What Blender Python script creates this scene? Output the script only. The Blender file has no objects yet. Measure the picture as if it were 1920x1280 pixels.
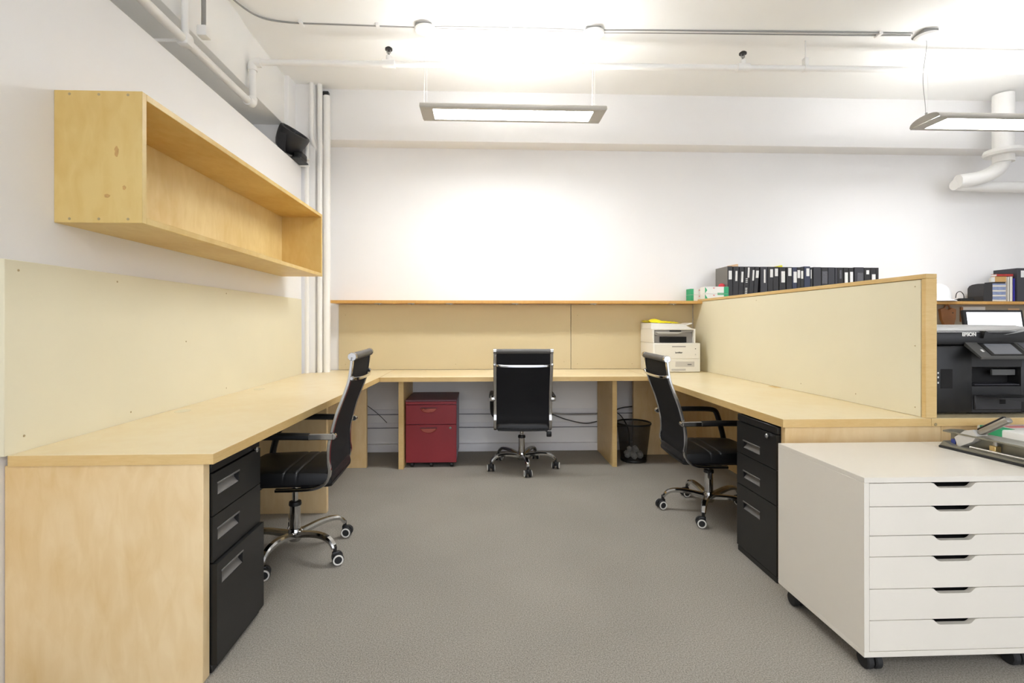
import bpy, bmesh, math, random
from mathutils import Vector, Matrix
R = math.radians
random.seed(7)
S = bpy.context.scene
COL = S.collection

# ------------------------------------------------------------------ camera
CAMH = 1.17
FPX, PX, PY = 930.0, 939.0, 607.0          # focal length and principal point for a 1920x1280 frame
cd = bpy.data.cameras.new('camera'); cam = bpy.data.objects.new('camera', cd); COL.objects.link(cam)
cam.location = (0, 0, CAMH)
cam.rotation_euler = (R(90), 0, -math.atan((PX - 903) / FPX))
cd.sensor_fit = 'HORIZONTAL'; cd.sensor_width = 36; cd.lens = 36 * FPX / 1920
cd.shift_x = (960 - PX) / 1920; cd.shift_y = -(640 - PY) / 1920
cd.clip_start = .05; cd.clip_end = 100
S.camera = cam

# ------------------------------------------------------------------ world (daylight coming in from the open rear of the office)
w = bpy.data.worlds.new('world'); S.world = w; w.use_nodes = True
bg = w.node_tree.nodes['Background']
bg.inputs[0].default_value = (.87, .91, 1.0, 1); bg.inputs[1].default_value = 1.1

S.view_settings.view_transform = 'Standard'; S.view_settings.look = 'None'
S.view_settings.gamma = 1; S.view_settings.use_curve_mapping = False
S.view_settings.exposure = 1.18
LAMP_DOWN = 25.0
LAMP_UP = 3.5
S.cycles.diffuse_bounces = 8; S.cycles.max_bounces = 12

# ------------------------------------------------------------------ materials
def lin(c):
    return tuple(((x / 255) / 12.92 if x / 255 <= .04045 else ((x / 255 + .055) / 1.055) ** 2.4) for x in c) + (1,)
def base_mat(name):
    m = bpy.data.materials.new(name); m.use_nodes = True
    return m, m.node_tree.nodes, m.node_tree.links, m.node_tree.nodes['Principled BSDF']
def mat(name, rgb, rough=.5, metal=0, var=.04, scale=6, bump=0, bscale=200, emit=None, coat=0, spec=.5, stretch=(1, 1, 1)):
    m, N, L, P = base_mat(name)
    tc = N.new('ShaderNodeTexCoord'); mp = N.new('ShaderNodeMapping'); mp.inputs['Scale'].default_value = stretch
    L.new(tc.outputs['Object'], mp.inputs[0])
    nz = N.new('ShaderNodeTexNoise'); nz.inputs['Scale'].default_value = scale; nz.inputs['Detail'].default_value = 4
    L.new(mp.outputs[0], nz.inputs['Vector'])
    cr = N.new('ShaderNodeValToRGB'); c = lin(rgb)
    cr.color_ramp.elements[0].position = .3; cr.color_ramp.elements[1].position = .7
    cr.color_ramp.elements[0].color = tuple(x * (1 - var) for x in c[:3]) + (1,)
    cr.color_ramp.elements[1].color = tuple(min(1, x * (1 + var)) for x in c[:3]) + (1,)
    L.new(nz.outputs[0], cr.inputs[0]); L.new(cr.outputs[0], P.inputs['Base Color'])
    P.inputs['Roughness'].default_value = rough; P.inputs['Metallic'].default_value = metal
    P.inputs['Specular IOR Level'].default_value = spec
    if coat: P.inputs['Coat Weight'].default_value = coat; P.inputs['Coat Roughness'].default_value = .15
    if bump:
        n2 = N.new('ShaderNodeTexNoise'); n2.inputs['Scale'].default_value = bscale; L.new(tc.outputs['Object'], n2.inputs['Vector'])
        b = N.new('ShaderNodeBump'); b.inputs['Strength'].default_value = bump; b.inputs['Distance'].default_value = .002
        L.new(n2.outputs[0], b.inputs['Height']); L.new(b.outputs[0], P.inputs['Normal'])
    if emit:
        P.inputs['Emission Color'].default_value = emit[0]; P.inputs['Emission Strength'].default_value = emit[1]
    return m
def wood(name, rgb, rgb2, rough=.4, stretch=(1, 1, 9), blot=.5):
    """maple plywood: faint stretched grain, cloudy blotches and an occasional knot-coloured patch"""
    m, N, L, P = base_mat(name)
    tc = N.new('ShaderNodeTexCoord')
    mp = N.new('ShaderNodeMapping'); mp.inputs['Scale'].default_value = stretch; L.new(tc.outputs['Object'], mp.inputs[0])
    g = N.new('ShaderNodeTexNoise'); g.inputs['Scale'].default_value = 14; g.inputs['Detail'].default_value = 6; g.inputs['Distortion'].default_value = .6
    L.new(mp.outputs[0], g.inputs['Vector'])
    m2 = N.new('ShaderNodeMapping'); m2.inputs['Scale'].default_value = tuple(.45 + .12 * s for s in stretch)
    m2.inputs['Location'].default_value = (3.1, 1.7, .4); L.new(tc.outputs['Object'], m2.inputs[0])
    b = N.new('ShaderNodeTexNoise'); b.inputs['Scale'].default_value = 3.2; b.inputs['Detail'].default_value = 3; L.new(m2.outputs[0], b.inputs['Vector'])
    ma = N.new('ShaderNodeMath'); ma.operation = 'MULTIPLY'; ma.inputs[1].default_value = .35; L.new(g.outputs[0], ma.inputs[0])
    mb = N.new('ShaderNodeMath'); mb.operation = 'MULTIPLY_ADD'; mb.inputs[1].default_value = .65; L.new(b.outputs[0], mb.inputs[0]); L.new(ma.outputs[0], mb.inputs[2])
    cr = N.new('ShaderNodeValToRGB'); cr.color_ramp.elements[0].position = .38; cr.color_ramp.elements[1].position = .62
    cr.color_ramp.elements[0].color = lin(rgb2); cr.color_ramp.elements[1].color = lin(rgb)
    L.new(mb.outputs[0], cr.inputs[0]); L.new(cr.outputs[0], P.inputs['Base Color'])
    P.inputs['Roughness'].default_value = rough
    return m

M = {}
M['wall'] = mat('wall_paint', (239, 238, 237), .9, var=.01, scale=2, bump=.15, bscale=60)
M['ceil'] = mat('ceiling_paint', (243, 243, 241), .95, var=.01, scale=2, bump=.2, bscale=25)
M['pipe'] = mat('painted_pipe', (240, 239, 236), .45, var=.015)
M['cond'] = mat('conduit_metal', (150, 149, 146), .45, .3, var=.03)
M['base'] = mat('baseboard_paint', (232, 231, 233), .6, var=.01)
M['top'] = wood('maple_desktop', (232, 218, 182), (226, 207, 164), .33, (1, 1, 1))
M['edge'] = wood('maple_edge', (220, 190, 132), (208, 174, 112), .45, (1.5, 1.5, 10))
M['panel'] = wood('maple_panel', (232, 208, 164), (216, 184, 130), .45, (1.6, 1.6, .5))
M['box'] = wood('maple_shelf_box', (218, 190, 122), (204, 168, 92), .4, (1.6, 1.0, .6))
M['boxback_lit'] = wood('maple_back_lit', (230, 206, 146), (216, 186, 118), .4, (1.0, 1.6, .6))  # box maple with the brighter light on the inner back put into its colour
M['shelf'] = wood('amber_shelf', (214, 168, 96), (202, 152, 80), .45, (6, 1, 1))
M['board'] = mat('pale_tackboard', (226, 219, 192), .8, var=.03, scale=1.5, bump=.1, bscale=300)
M['board_back'] = mat('tan_tackboard', (204, 189, 152), .8, var=.03, scale=1.5, bump=.1, bscale=300)
M['chrome'] = mat('chrome', (190, 190, 190), .12, 1, var=.01)
M['satin'] = mat('satin_metal', (168, 164, 156), .35, .8, var=.03)
M['lampmetal'] = mat('lamp_housing', (176, 172, 164), .45, .2, var=.02)
M['leather'] = mat('black_leatherette', (22, 22, 24), .4, spec=.4, var=.08, bump=.15, bscale=350)
M['mesh'] = mat('black_back_fabric', (22, 22, 25), .7, var=.08, spec=.25, bump=.3, bscale=700)
M['roll'] = mat('grey_worn_roll', (88, 86, 83), .5, var=.06)
M['blackplastic'] = mat('black_plastic', (20, 20, 21), .4, var=.06)
M['darkrubber'] = mat('dark_rubber', (34, 34, 35), .7, var=.06)
M['whiteplastic'] = mat('white_plastic', (232, 230, 224), .4, var=.01)
M['blacksteel'] = mat('black_steel', (22, 22, 22), .38, var=.06, bump=.08, bscale=500)
M['red'] = mat('red_steel', (140, 38, 46), .45, var=.04, bump=.05, bscale=500)
M['bodygrey'] = mat('lilac_grey_steel', (140, 136, 156), .5, var=.03)
M['redtop'] = mat('dark_red_top', (104, 62, 70), .5, var=.04)
M['redcup'] = mat('red_cup_pull', (222, 128, 120), .16, .8, var=.03)
M['white'] = mat('white_lacquer', (228, 223, 212), .35, var=.008)
M['dark'] = mat('dark_interior', (14, 12, 12), .8)
M['grey'] = mat('grey_plastic', (150, 146, 142), .5, var=.02)
M['panelgrey'] = mat('dark_grey_panel', (86, 86, 84), .4, var=.02)
M['lidgrey'] = mat('grey_lid', (134, 132, 128), .45, var=.02)
M['lightgrey'] = mat('light_grey_plastic', (196, 193, 187), .5, var=.02)
M['cream'] = mat('cream_plastic', (232, 229, 220), .45, var=.01)
M['screenoff'] = mat('grey_display', (150, 152, 158), .2, var=.02)
M['paper'] = mat('white_paper', (238, 238, 234), .8, var=.02)
M['tan'] = mat('tan_paper', (226, 190, 150), .8, var=.03)
M['yellow'] = mat('yellow_plastic_bag', (238, 226, 40), .4, var=.05, scale=20)
M['green'] = mat('green_print', (52, 168, 116), .6, var=.03)
M['redprint'] = mat('red_print', (216, 66, 76), .6, var=.03)
M['pinkprint'] = mat('pink_print', (226, 150, 150), .7, var=.03)
M['binder'] = mat('black_binder_vinyl', (44, 43, 45), .45, var=.08)
M['binder2'] = mat('charcoal_binder_vinyl', (58, 58, 64), .45, var=.08)
M['binder3'] = mat('navy_binder_vinyl', (56, 62, 84), .45, var=.08)
M['bindergrey'] = mat('grey_binder_cover', (128, 124, 118), .5, var=.05)
M['label'] = mat('binder_label', (228, 228, 226), .7, var=.05, scale=90)
M['labeldim'] = mat('dim_binder_label', (92, 92, 98), .7, var=.2, scale=90)
M['leathertan'] = mat('tan_leather', (158, 108, 68), .55, var=.1, scale=10)
M['blue'] = mat('blue_cover', (52, 48, 150), .5, var=.04)
M['paleblue'] = mat('pale_blue_plastic', (140, 152, 186), .4, var=.15, scale=40)
M['bookred'] = mat('red_book_cover', (180, 56, 50), .5, var=.04)
M['booktan'] = mat('tan_book_cover', (200, 158, 100), .6, var=.05)
M['ivory'] = mat('ivory_book_cover', (226, 220, 208), .6, var=.03)
M['hat'] = mat('white_hard_hat', (240, 240, 240), .3, var=.01)
M['cable'] = mat('dark_cable', (58, 56, 58), .5)
M['scoop'] = mat('drawer_pull_scoop', (112, 110, 108), .45, .3, var=.04)
M['steelgrey'] = mat('grey_painted_steel', (142, 140, 128), .4, .5, var=.04)
M['brass'] = mat('brass', (196, 170, 116), .35, .8, var=.04)
M['knot'] = mat('wood_knot', (194, 152, 90), .5, var=.12, scale=60)
M['screw'] = mat('dull_screw', (178, 160, 122), .5, .5)
M['bluepaint'] = mat('blue_sticker', (50, 62, 130), .5)
M['screenon'] = mat('lit_screen', (235, 238, 244), .3, var=0, emit=((.86, .9, 1, 1), 1.0))
M['screenbar'] = mat('lit_screen_bar', (120, 90, 110), .3, var=0, emit=((.25, .16, .22, 1), .6))
M['diff'] = mat('lamp_diffuser', (255, 255, 255), .5, var=0, emit=((.975, .988, 1.0, 1), LAMP_DOWN))
M['diff2'] = mat('lamp_diffuser_dimmer', (255, 255, 255), .5, var=0, emit=((.975, .988, 1.0, 1), LAMP_DOWN * .62))
M['diffup'] = mat('lamp_upper_diffuser', (255, 255, 255), .5, var=0, emit=((.975, .988, 1.0, 1), LAMP_UP))

def carpet():
    m, N, L, P = base_mat('grey_carpet')
    tc = N.new('ShaderNodeTexCoord')
    n1 = N.new('ShaderNodeTexNoise'); n1.inputs['Scale'].default_value = 210; n1.inputs['Detail'].default_value = 8; n1.inputs['Roughness'].default_value = .8
    n2 = N.new('ShaderNodeTexNoise'); n2.inputs['Scale'].default_value = 1.3; n2.inputs['Detail'].default_value = 3
    n3 = N.new('ShaderNodeTexVoronoi'); n3.inputs['Scale'].default_value = 260
    for n in (n1, n2, n3): L.new(tc.outputs['Object'], n.inputs['Vector'])
    a = N.new('ShaderNodeMath'); a.operation = 'MULTIPLY_ADD'; a.inputs[1].default_value = .08
    L.new(n2.outputs[0], a.inputs[0])
    b = N.new('ShaderNodeMath'); b.operation = 'MULTIPLY'; b.inputs[1].default_value = .92; L.new(n1.outputs[0], b.inputs[0]); L.new(b.outputs[0], a.inputs[2])
    cr = N.new('ShaderNodeValToRGB'); e = cr.color_ramp.elements
    e[0].position = .36; e[0].color = lin((96, 92, 85)); e[1].position = .66; e[1].color = lin((190, 184, 174))
    L.new(a.outputs[0], cr.inputs[0]); L.new(cr.outputs[0], P.inputs['Base Color'])
    P.inputs['Roughness'].default_value = 1; P.inputs['Specular IOR Level'].default_value = .1
    bp = N.new('ShaderNodeBump'); bp.inputs['Strength'].default_value = .35; bp.inputs['Distance'].default_value = .002
    L.new(n1.outputs[0], bp.inputs['Height']); L.new(bp.outputs[0], P.inputs['Normal'])
    return m
M['carpet'] = carpet()
def wiremesh():
    m, N, L, P = base_mat('black_wire_mesh')
    P.inputs['Base Color'].default_value = (.012, .011, .011, 1); P.inputs['Roughness'].default_value = .5
    tc = N.new('ShaderNodeTexCoord'); nz = N.new('ShaderNodeTexNoise'); nz.inputs['Scale'].default_value = 30; L.new(tc.outputs['Object'], nz.inputs['Vector'])
    r = N.new('ShaderNodeMapRange'); r.inputs['To Min'].default_value = .52; r.inputs['To Max'].default_value = .66; L.new(nz.outputs[0], r.inputs[0])
    t = N.new('ShaderNodeBsdfTransparent'); mx = N.new('ShaderNodeMixShader')
    L.new(r.outputs[0], mx.inputs[0]); L.new(t.outputs[0], mx.inputs[1]); L.new(P.outputs[0], mx.inputs[2])
    L.new(mx.outputs[0], N['Material Output'].inputs[0])
    return m
M['wire'] = wiremesh()

# ------------------------------------------------------------------ building helpers
def wloc(o):
    v = Vector((0, 0, 0))
    while o is not None:
        v += Vector(o.location); o = o.parent
    return v
def crom(pts, n=6):
    """smooth a polyline (Catmull-Rom)"""
    P = [Vector(p) for p in pts]; out = []
    for i in range(len(P) - 1):
        p0 = P[max(i - 1, 0)]; p1 = P[i]; p2 = P[i + 1]; p3 = P[min(i + 2, len(P) - 1)]
        for k in range(n):
            t = k / n
            out.append(.5 * ((2 * p1) + (p2 - p0) * t + (2 * p0 - 5 * p1 + 4 * p2 - p3) * t * t + (3 * p1 - p0 - 3 * p2 + p3) * t ** 3))
    out.append(P[-1]); return out
class MB:
    """collects shapes and links them as one mesh object; coordinates are world (or thing-local when the parent sits at the origin)"""
    def __init__(s): s.bm = bmesh.new()
    def _tag(s, vs, mtx=None):
        if mtx is not None: bmesh.ops.transform(s.bm, matrix=mtx, verts=vs)
    def box(s, x0, x1, y0, y1, z0, z1, bev=.0015, mtx=None):
        v = [s.bm.verts.new((x, y, z)) for x in (x0, x1) for y in (y0, y1) for z in (z0, z1)]
        F = [(0, 1, 3, 2), (4, 6, 7, 5), (0, 4, 5, 1), (2, 3, 7, 6), (0, 2, 6, 4), (1, 5, 7, 3)]
        fs = [s.bm.faces.new([v[i] for i in f]) for f in F]
        vs = list(v)
        if bev and bev * 2.2 < min(abs(x1 - x0), abs(y1 - y0), abs(z1 - z0)):
            es = list({e for f in fs for e in f.edges})
            r = bmesh.ops.bevel(s.bm, geom=es, offset=bev, segments=2 if bev > .004 else 1, affect='EDGES', profile=.5)
            vs = list({q for f in r['faces'] for q in f.verts})
        s._tag(vs, mtx); return s
    def holed(s, xa, xb, y0, y1, z0, z1, ha, hb, za, zb):
        """upright plate across y and z with a rectangular opening"""
        Y = (y0, ha, hb, y1); Z = (z0, za, zb, z1)
        g = [[[s.bm.verts.new((x, y, z)) for z in Z] for y in Y] for x in (xa, xb)]
        for i in range(3):
            for j in range(3):
                if i == 1 and j == 1: continue
                for k in (0, 1): s.bm.faces.new((g[k][i][j], g[k][i + 1][j], g[k][i + 1][j + 1], g[k][i][j + 1]))
        ring = [(0, 0), (1, 0), (2, 0), (3, 0), (3, 1), (3, 2), (3, 3), (2, 3), (1, 3), (0, 3), (0, 2), (0, 1)]
        hole = [(1, 1), (2, 1), (2, 2), (1, 2)]
        for rg in (ring, hole):
            for p, q in zip(rg, rg[1:] + rg[:1]): s.bm.faces.new((g[0][p[0]][p[1]], g[0][q[0]][q[1]], g[1][q[0]][q[1]], g[1][p[0]][p[1]]))
        return s
    def prism(s, poly, axis, a, b, mtx=None):
        """poly: 2D points; axis 'x': (y,z), 'y': (x,z), 'z': (x,y)"""
        def P(p, t): return {'x': (t, p[0], p[1]), 'y': (p[0], t, p[1]), 'z': (p[0], p[1], t)}[axis]
        A = [s.bm.verts.new(P(p, a)) for p in poly]; B = [s.bm.verts.new(P(p, b)) for p in poly]
        n = len(poly)
        s.bm.faces.new(A); s.bm.faces.new(B[::-1])
        for i in range(n): s.bm.faces.new((A[i], B[i], B[(i + 1) % n], A[(i + 1) % n]))
        s._tag(A + B, mtx); return s
    def sweep(s, pts, prof, side=None, cap=True, scales=None):
        """prof: 2D closed profile; first coord along the side vector, second along the normal"""
        P = [Vector(p) for p in pts]; rings = []; prev = None
        for i, p in enumerate(P):
            t = (P[min(i + 1, len(P) - 1)] - P[max(i - 1, 0)]).normalized()
            if side is not None: b = Vector(side)
            else:
                b = prev if prev is not None else (Vector((0, 0, 1)) if abs(t.z) < .9 else Vector((1, 0, 0)))
            b = (b - t * b.dot(t)).normalized(); prev = b; n = t.cross(b)
            k = scales[i] if scales else 1
            rings.append([s.bm.verts.new(p + b * (q[0] * k) + n * (q[1] * k)) for q in prof])
        m = len(prof)
        for a, b in zip(rings, rings[1:]):
            for i in range(m): s.bm.faces.new((a[i], a[(i + 1) % m], b[(i + 1) % m], b[i]))
        if cap: s.bm.faces.new(rings[0][::-1]); s.bm.faces.new(rings[-1])
        return s
    def tube(s, pts, r, n=12, cap=True, scales=None):
        return s.sweep(pts, [(r * math.cos(2 * math.pi * i / n), r * math.sin(2 * math.pi * i / n)) for i in range(n)], None, cap, scales)
    def bar(s, pts, wd, th, side, rnd=.3):
        a, b = wd / 2, th / 2; c = min(a, b) * rnd
        return s.sweep(pts, [(-a + c, -b), (a - c, -b), (a, -b + c), (a, b - c), (a - c, b), (-a + c, b), (-a, b - c), (-a, -b + c)], side)
    def lathe(s, prof, c=(0, 0, 0), n=28, mtx=None, axis='z'):
        """prof: (radius, height) list; spun round z"""
        vs = []; rings = []
        for r, h in prof:
            if r < 1e-5: ring = [s.bm.verts.new((0, 0, h))]
            else: ring = [s.bm.verts.new((r * math.cos(2 * math.pi * i / n), r * math.sin(2 * math.pi * i / n), h)) for i in range(n)]
            rings.append(ring); vs += ring
        for a, b in zip(rings, rings[1:]):
            for i in range(n):
                j = (i + 1) % n
                if len(a) == 1 and len(b) == 1: continue
                if len(a) == 1: s.bm.faces.new((a[0], b[i], b[j]))
                elif len(b) == 1: s.bm.faces.new((a[i], a[j], b[0]))
                else: s.bm.faces.new((a[i], a[j], b[j], b[i]))
        R0 = {'z': Matrix(), 'x': Matrix.Rotation(R(90), 4, 'Y'), 'y': Matrix.Rotation(R(-90), 4, 'X')}[axis]
        bmesh.ops.transform(s.bm, matrix=(mtx or Matrix()) @ Matrix.Translation(c) @ R0, verts=vs); return s
    def cyl(s, c, r, h, axis='z', n=24, bev=.002):
        b = min(bev, r * .4, h * .4)
        return s.lathe([(0, 0), (r - b, 0), (r, b), (r, h - b), (r - b, h), (0, h)], c, n, None, axis)
    def build(s, name, m, parent=None, smooth=True, label=None, kind=None):
        bmesh.ops.recalc_face_normals(s.bm, faces=s.bm.faces)
        off = wloc(parent)
        if off.length: bmesh.ops.translate(s.bm, vec=-off, verts=s.bm.verts)
        me = bpy.data.meshes.new(name); s.bm.to_mesh(me); s.bm.free()
        if smooth:
            me.polygons.foreach_set('use_smooth', [True] * len(me.polygons)); me.set_sharp_from_angle(angle=R(38))
        me.materials.append(m if not isinstance(m, str) else M[m])
        o = bpy.data.objects.new(name, me); COL.objects.link(o); o.parent = parent
        if label: o['label'] = label
        if kind: o['kind'] = kind
        return o
def box(name, m, parent, x0, x1, y0, y1, z0, z1, bev=.0015, label=None, mtx=None):
    return MB().box(x0, x1, y0, y1, z0, z1, bev, mtx).build(name, m, parent, label=label)
def tag(o, label, cat, group=None):
    o['label'] = label; o['category'] = cat
    if group: o['group'] = group
    return o
def thing(name, loc, label, cat, group=None):
    o = bpy.data.objects.new(name, None); COL.objects.link(o); o.location = loc; o.empty_display_size = .1
    return tag(o, label, cat, group)
def struct(name, mb, m): return mb.build(name, m, None, kind='structure')
def text(name, body, size, m, parent, loc, rot=(R(90), 0, 0), depth=.0006, spacing=1.0, bold=0):
    c = bpy.data.curves.new(name, 'FONT'); c.body = body; c.size = size; c.extrude = depth; c.align_x = 'CENTER'; c.align_y = 'CENTER'
    c.space_character = spacing; c.offset = bold
    t = bpy.data.objects.new(name, c); COL.objects.link(t)
    dg = bpy.context.evaluated_depsgraph_get(); me = bpy.data.meshes.new_from_object(t.evaluated_get(dg))
    COL.objects.unlink(t); bpy.data.objects.remove(t)
    me.materials.clear(); me.materials.append(M[m])
    o = bpy.data.objects.new(name, me); COL.objects.link(o); o.parent = parent
    o.location = Vector(loc) - wloc(parent); o.rotation_euler = rot; return o
def rect_notch(x0, x1, z0, z1, cx, wt, wb, dep):
    """drawer front outline with a trapezoid finger notch in its top edge"""
    return [(x0, z0), (x1, z0), (x1, z1), (cx + wt / 2, z1), (cx + wt / 2 - .012, z1 - .002), (cx + wb / 2 + .008, z1 - dep + .003), (cx + wb / 2, z1 - dep), (cx - wb / 2, z1 - dep),
            (cx - wb / 2 - .008, z1 - dep + .003), (cx - wt / 2 + .012, z1 - .002), (cx - wt / 2, z1), (x0, z1)]

# ================================================================== SETTING
WX, WY, CZ = -1.53, 4.59, 3.23
BZ = 2.785                       # underside of the beams
struct('floor', MB().box(-2.6, 7.2, -4.5, 4.9, -.05, 0, 0), 'carpet')
# ceiling: flat slab with a shallow step just behind the lamps
struct('ceiling', MB().prism([(-4.5, 3.30), (-4.5, 3.255), (3.40, 3.255), (3.52, 3.236), (3.58, CZ), (4.9, CZ), (4.9, 3.30)], 'x', -2.6, 7.2), 'ceil')
struct('wall_back', MB().box(-1.75, 7.2, WY, WY + .12, 0, CZ + .03, 0), 'wall')
struct('trim_1', MB().box(-1.66, 7.2, 4.41, WY + .06, BZ, CZ + .02, .012), 'wall')         # beam along the back wall
struct('wall_left', MB().box(-2.3, WX, -4.5, 4.28, 0, 2.505, .006), 'wall')                # left partition, stops short of the ceiling
struct('trim_2', MB().box(-2.3, -1.635, -4.5, 4.2, 2.82, CZ + .04, .01), 'ceil')           # beam above the left partition
struct('wall_left_upper', MB().box(-2.42, -2.3, -4.5, 4.7, 0, CZ + .04, 0), 'wall')
pier = MB().box(-2.3, -1.60, 4.18, 4.7, 2.5, CZ + .02, .01); pier.box(-1.62, -1.43, 4.33, 4.7, 0, CZ + .02, .01)
struct('wall_corner_pier', pier, 'wall')
struct('wall_right', MB().box(7.2, 7.32, -4.5, 4.9, 0, CZ + .08, 0), 'wall')
struct('baseboard_back', MB().box(-1.42, 7.2, 4.552, WY, 0, .073, .004), 'base')

# ================================================================== PENDANT LAMPS
def pendant(x0, x1, yc, zb, label, cords, group='linear pendant lamps', dy=.115, dm='diff'):
    xc = (x0 + x1) / 2
    t = thing('pendant_lamp', (xc, yc, zb), label, 'lamp', group)
    # curved shell, open at the top and the bottom
    n = 10; prof_out = []; prof_in = []
    for i in range(n + 1):
        a = math.pi * (.0 + i / n); cy = -math.cos(a)
        prof_out.append((yc + cy * dy, zb + .006 + .05 * math.sin(a) ** .8))
    prof = [(yc - dy, zb)] + prof_out + [(yc + dy, zb), (yc + dy - .006, zb)] + [(yc + (p[0] - yc) * .93, p[1] - .006) for p in prof_out[::-1]] + [(yc - dy + .006, zb)]
    h = MB()
    # shell is left open where the upper diffuser sits
    left = [q for q in prof_out if q[0] <= yc - .045]; right = [q for q in prof_out if q[0] >= yc + .045]
    for seg in (left, right):
        inner = [(yc + (q[0] - yc) * .94, q[1] - .005) for q in seg]
        h.prism(seg + inner[::-1], 'x', x0, x1)
    h.build('housing', 'lampmetal', t)
    f = MB()                                                     # face frame round the diffuser
    ex, ey = .082, .030
    f.box(x0, x1, yc - dy, yc - dy + ey, zb - .002, zb + .006, .001); f.box(x0, x1, yc + dy - ey, yc + dy, zb - .002, zb + .006, .001)
    f.box(x0, x0 + ex, yc - dy + ey, yc + dy - ey, zb - .002, zb + .006, .001); f.box(x1 - ex, x1, yc - dy + ey, yc + dy - ey, zb - .002, zb + .006, .001)
    f.build('face_frame', 'lampmetal', t)
    box('diffuser', dm, t, x0 + ex - .004, x1 - ex + .004, yc - dy + ey - .003, yc + dy - ey + .003, zb + .007, zb + .011, 0, label='glowing white diffuser')
    box('upper_diffuser', 'diffup', t, x0 + .05, x1 - .05, yc - .046, yc + .046, zb + .048, zb + .052, 0, label='glowing upper diffuser')
    for xe, d in ((x0, -1), (x1, 1)):
        MB().prism([(q[0], q[1]) for q in prof_out], 'x', xe, xe + d * .006).build('end_cap', 'lampmetal', t)
    for cx, wob, ptop in cords:
        top = 3.2
        pts = [(cx - .004, yc, zb + .05), (cx - .006, yc, zb + .12), (cx - .004 + wob, yc, (zb + top) / 2 + .03), (cx - .003 - wob * .3, yc, top - .05), (cx, yc, top)]
        MB().tube(crom(pts), .0018, 6).build('power_cord', 'pipe' if not wob else 'cond', t)
        MB().tube([(cx + .012, yc, zb + .05), (cx + .012, yc, top)], .0011, 5).build('suspension_cable', 'pipe', t)
        b = MB().box(cx - .06, cx + .05, yc - .05, yc + .06, 3.228, 3.262, .008); b.build('junction_box', 'cond', t)
        MB().lathe([(0, 3.198), (.02, 3.196), (.055, 3.202), (.072, 3.214), (.075, 3.229), (0, 3.229)], (cx + .004, yc, 0)).build('ceiling_canopy', 'pipe', t)
        MB().cyl((cx, yc, zb + .046), .008, .03).build('cable_gripper', 'chrome', t)
    return t
pendant(-.415, .855, 3.485, 2.637, 'long white-faced linear pendant lamp hanging over the middle chair, left of two', [(-.395, 0, 0), (.788, 0, 0)], None)
pendant(3.17, 4.44, 3.43, 2.605, 'linear pendant lamp cut off by the right edge, on a wavy grey cord', [(3.15 + .03, -.02, 0), (4.35, 0, 0)], None, .122, 'diff2')
for (lx, ly) in ((-.415, -1.1), (-.415, -3.9), (3.17, -3.9)):  # unseen lamps added behind the camera to fill the room with light
    pendant(lx, lx + 1.27, ly, 2.62, 'added unseen fill lamp behind the viewer, %s row, %s side' % ('first' if ly > -2 else 'second', 'left' if lx < 0 else 'right'), [(lx + .03, 0, 0), (lx + 1.2, 0, 0)], 'added fill lamps behind the viewer')

# ================================================================== PIPES AND CONDUITS
PXX, PYY, PZA, PZB = -1.598, 3.53, 2.698, 2.996
t = thing('sprinkler_pipe', (PXX, PYY, PZA), 'white sprinkler pipe rising from the left wall top and crossing below the ceiling', 'pipe')
MB().tube([(PXX, 1.2, PZA), (PXX, PYY - .02, PZA)], .0235, 14).build('pipe_run', 'pipe', t)
MB().tube([(PXX, PYY, PZA), (PXX, PYY, PZB)], .0235, 14).build('pipe_riser', 'pipe', t)
MB().tube([(PXX, PYY, PZB), (4.9, PYY, PZB + .059)], .021, 14).build('pipe_run', 'pipe', t)
MB().tube(crom([(PXX, PYY - .08, PZA), (PXX, PYY - .02, PZA + .005), (PXX, PYY, PZA + .045)], 5), .032, 14).build('elbow', 'pipe', t)
MB().tube(crom([(PXX, PYY, PZB - .06), (PXX + .005, PYY, PZB - .008), (PXX + .06, PYY, PZB)], 5), .032, 14).build('elbow', 'pipe', t)
def pz(x): return PZB + (x - PXX) / 6.5 * .059
for px_ in (-.655, 1.895):
    z = pz(px_)
    c = MB().tube([(px_ - .045, PYY, z), (px_ + .045, PYY, z)], .03, 14); c.tube([(px_, PYY, z), (px_, PYY, z + .055)], .02, 12)
    f = c.build('tee_fitting', 'pipe', t)
    h = MB().tube([(px_, PYY, z + .05), (px_, PYY, z + .08)], .008, 8)
    for s in (-1, 1): h.tube([(px_ + s * .012, PYY, z + .075), (px_ + s * .012, PYY, z + .105)], .003, 6)
    h.build('sprinkler_stem', 'cond', t)
    MB().lathe([(0, .118), (.014, .118), (.026, .108), (.026, .098), (0, .098)], (px_, PYY, z), 16).build('sprinkler_deflector', 'blackplastic', t, label='dark sprinkler head')
for px_ in (-.176, 2.36):
    z = pz(px_)
    h = MB().tube([(px_, PYY, z + .02), (px_, PYY, 3.235)], .004, 6)
    h.box(px_ - .014, px_ + .014, PYY - .02, PYY + .02, z + .018, z + .075, .003)
    h.tube([(px_ - .012, PYY, z), (px_ + .012, PYY, z)], .026, 14)
    h.build('pipe_hanger', 'pipe', t)
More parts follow.
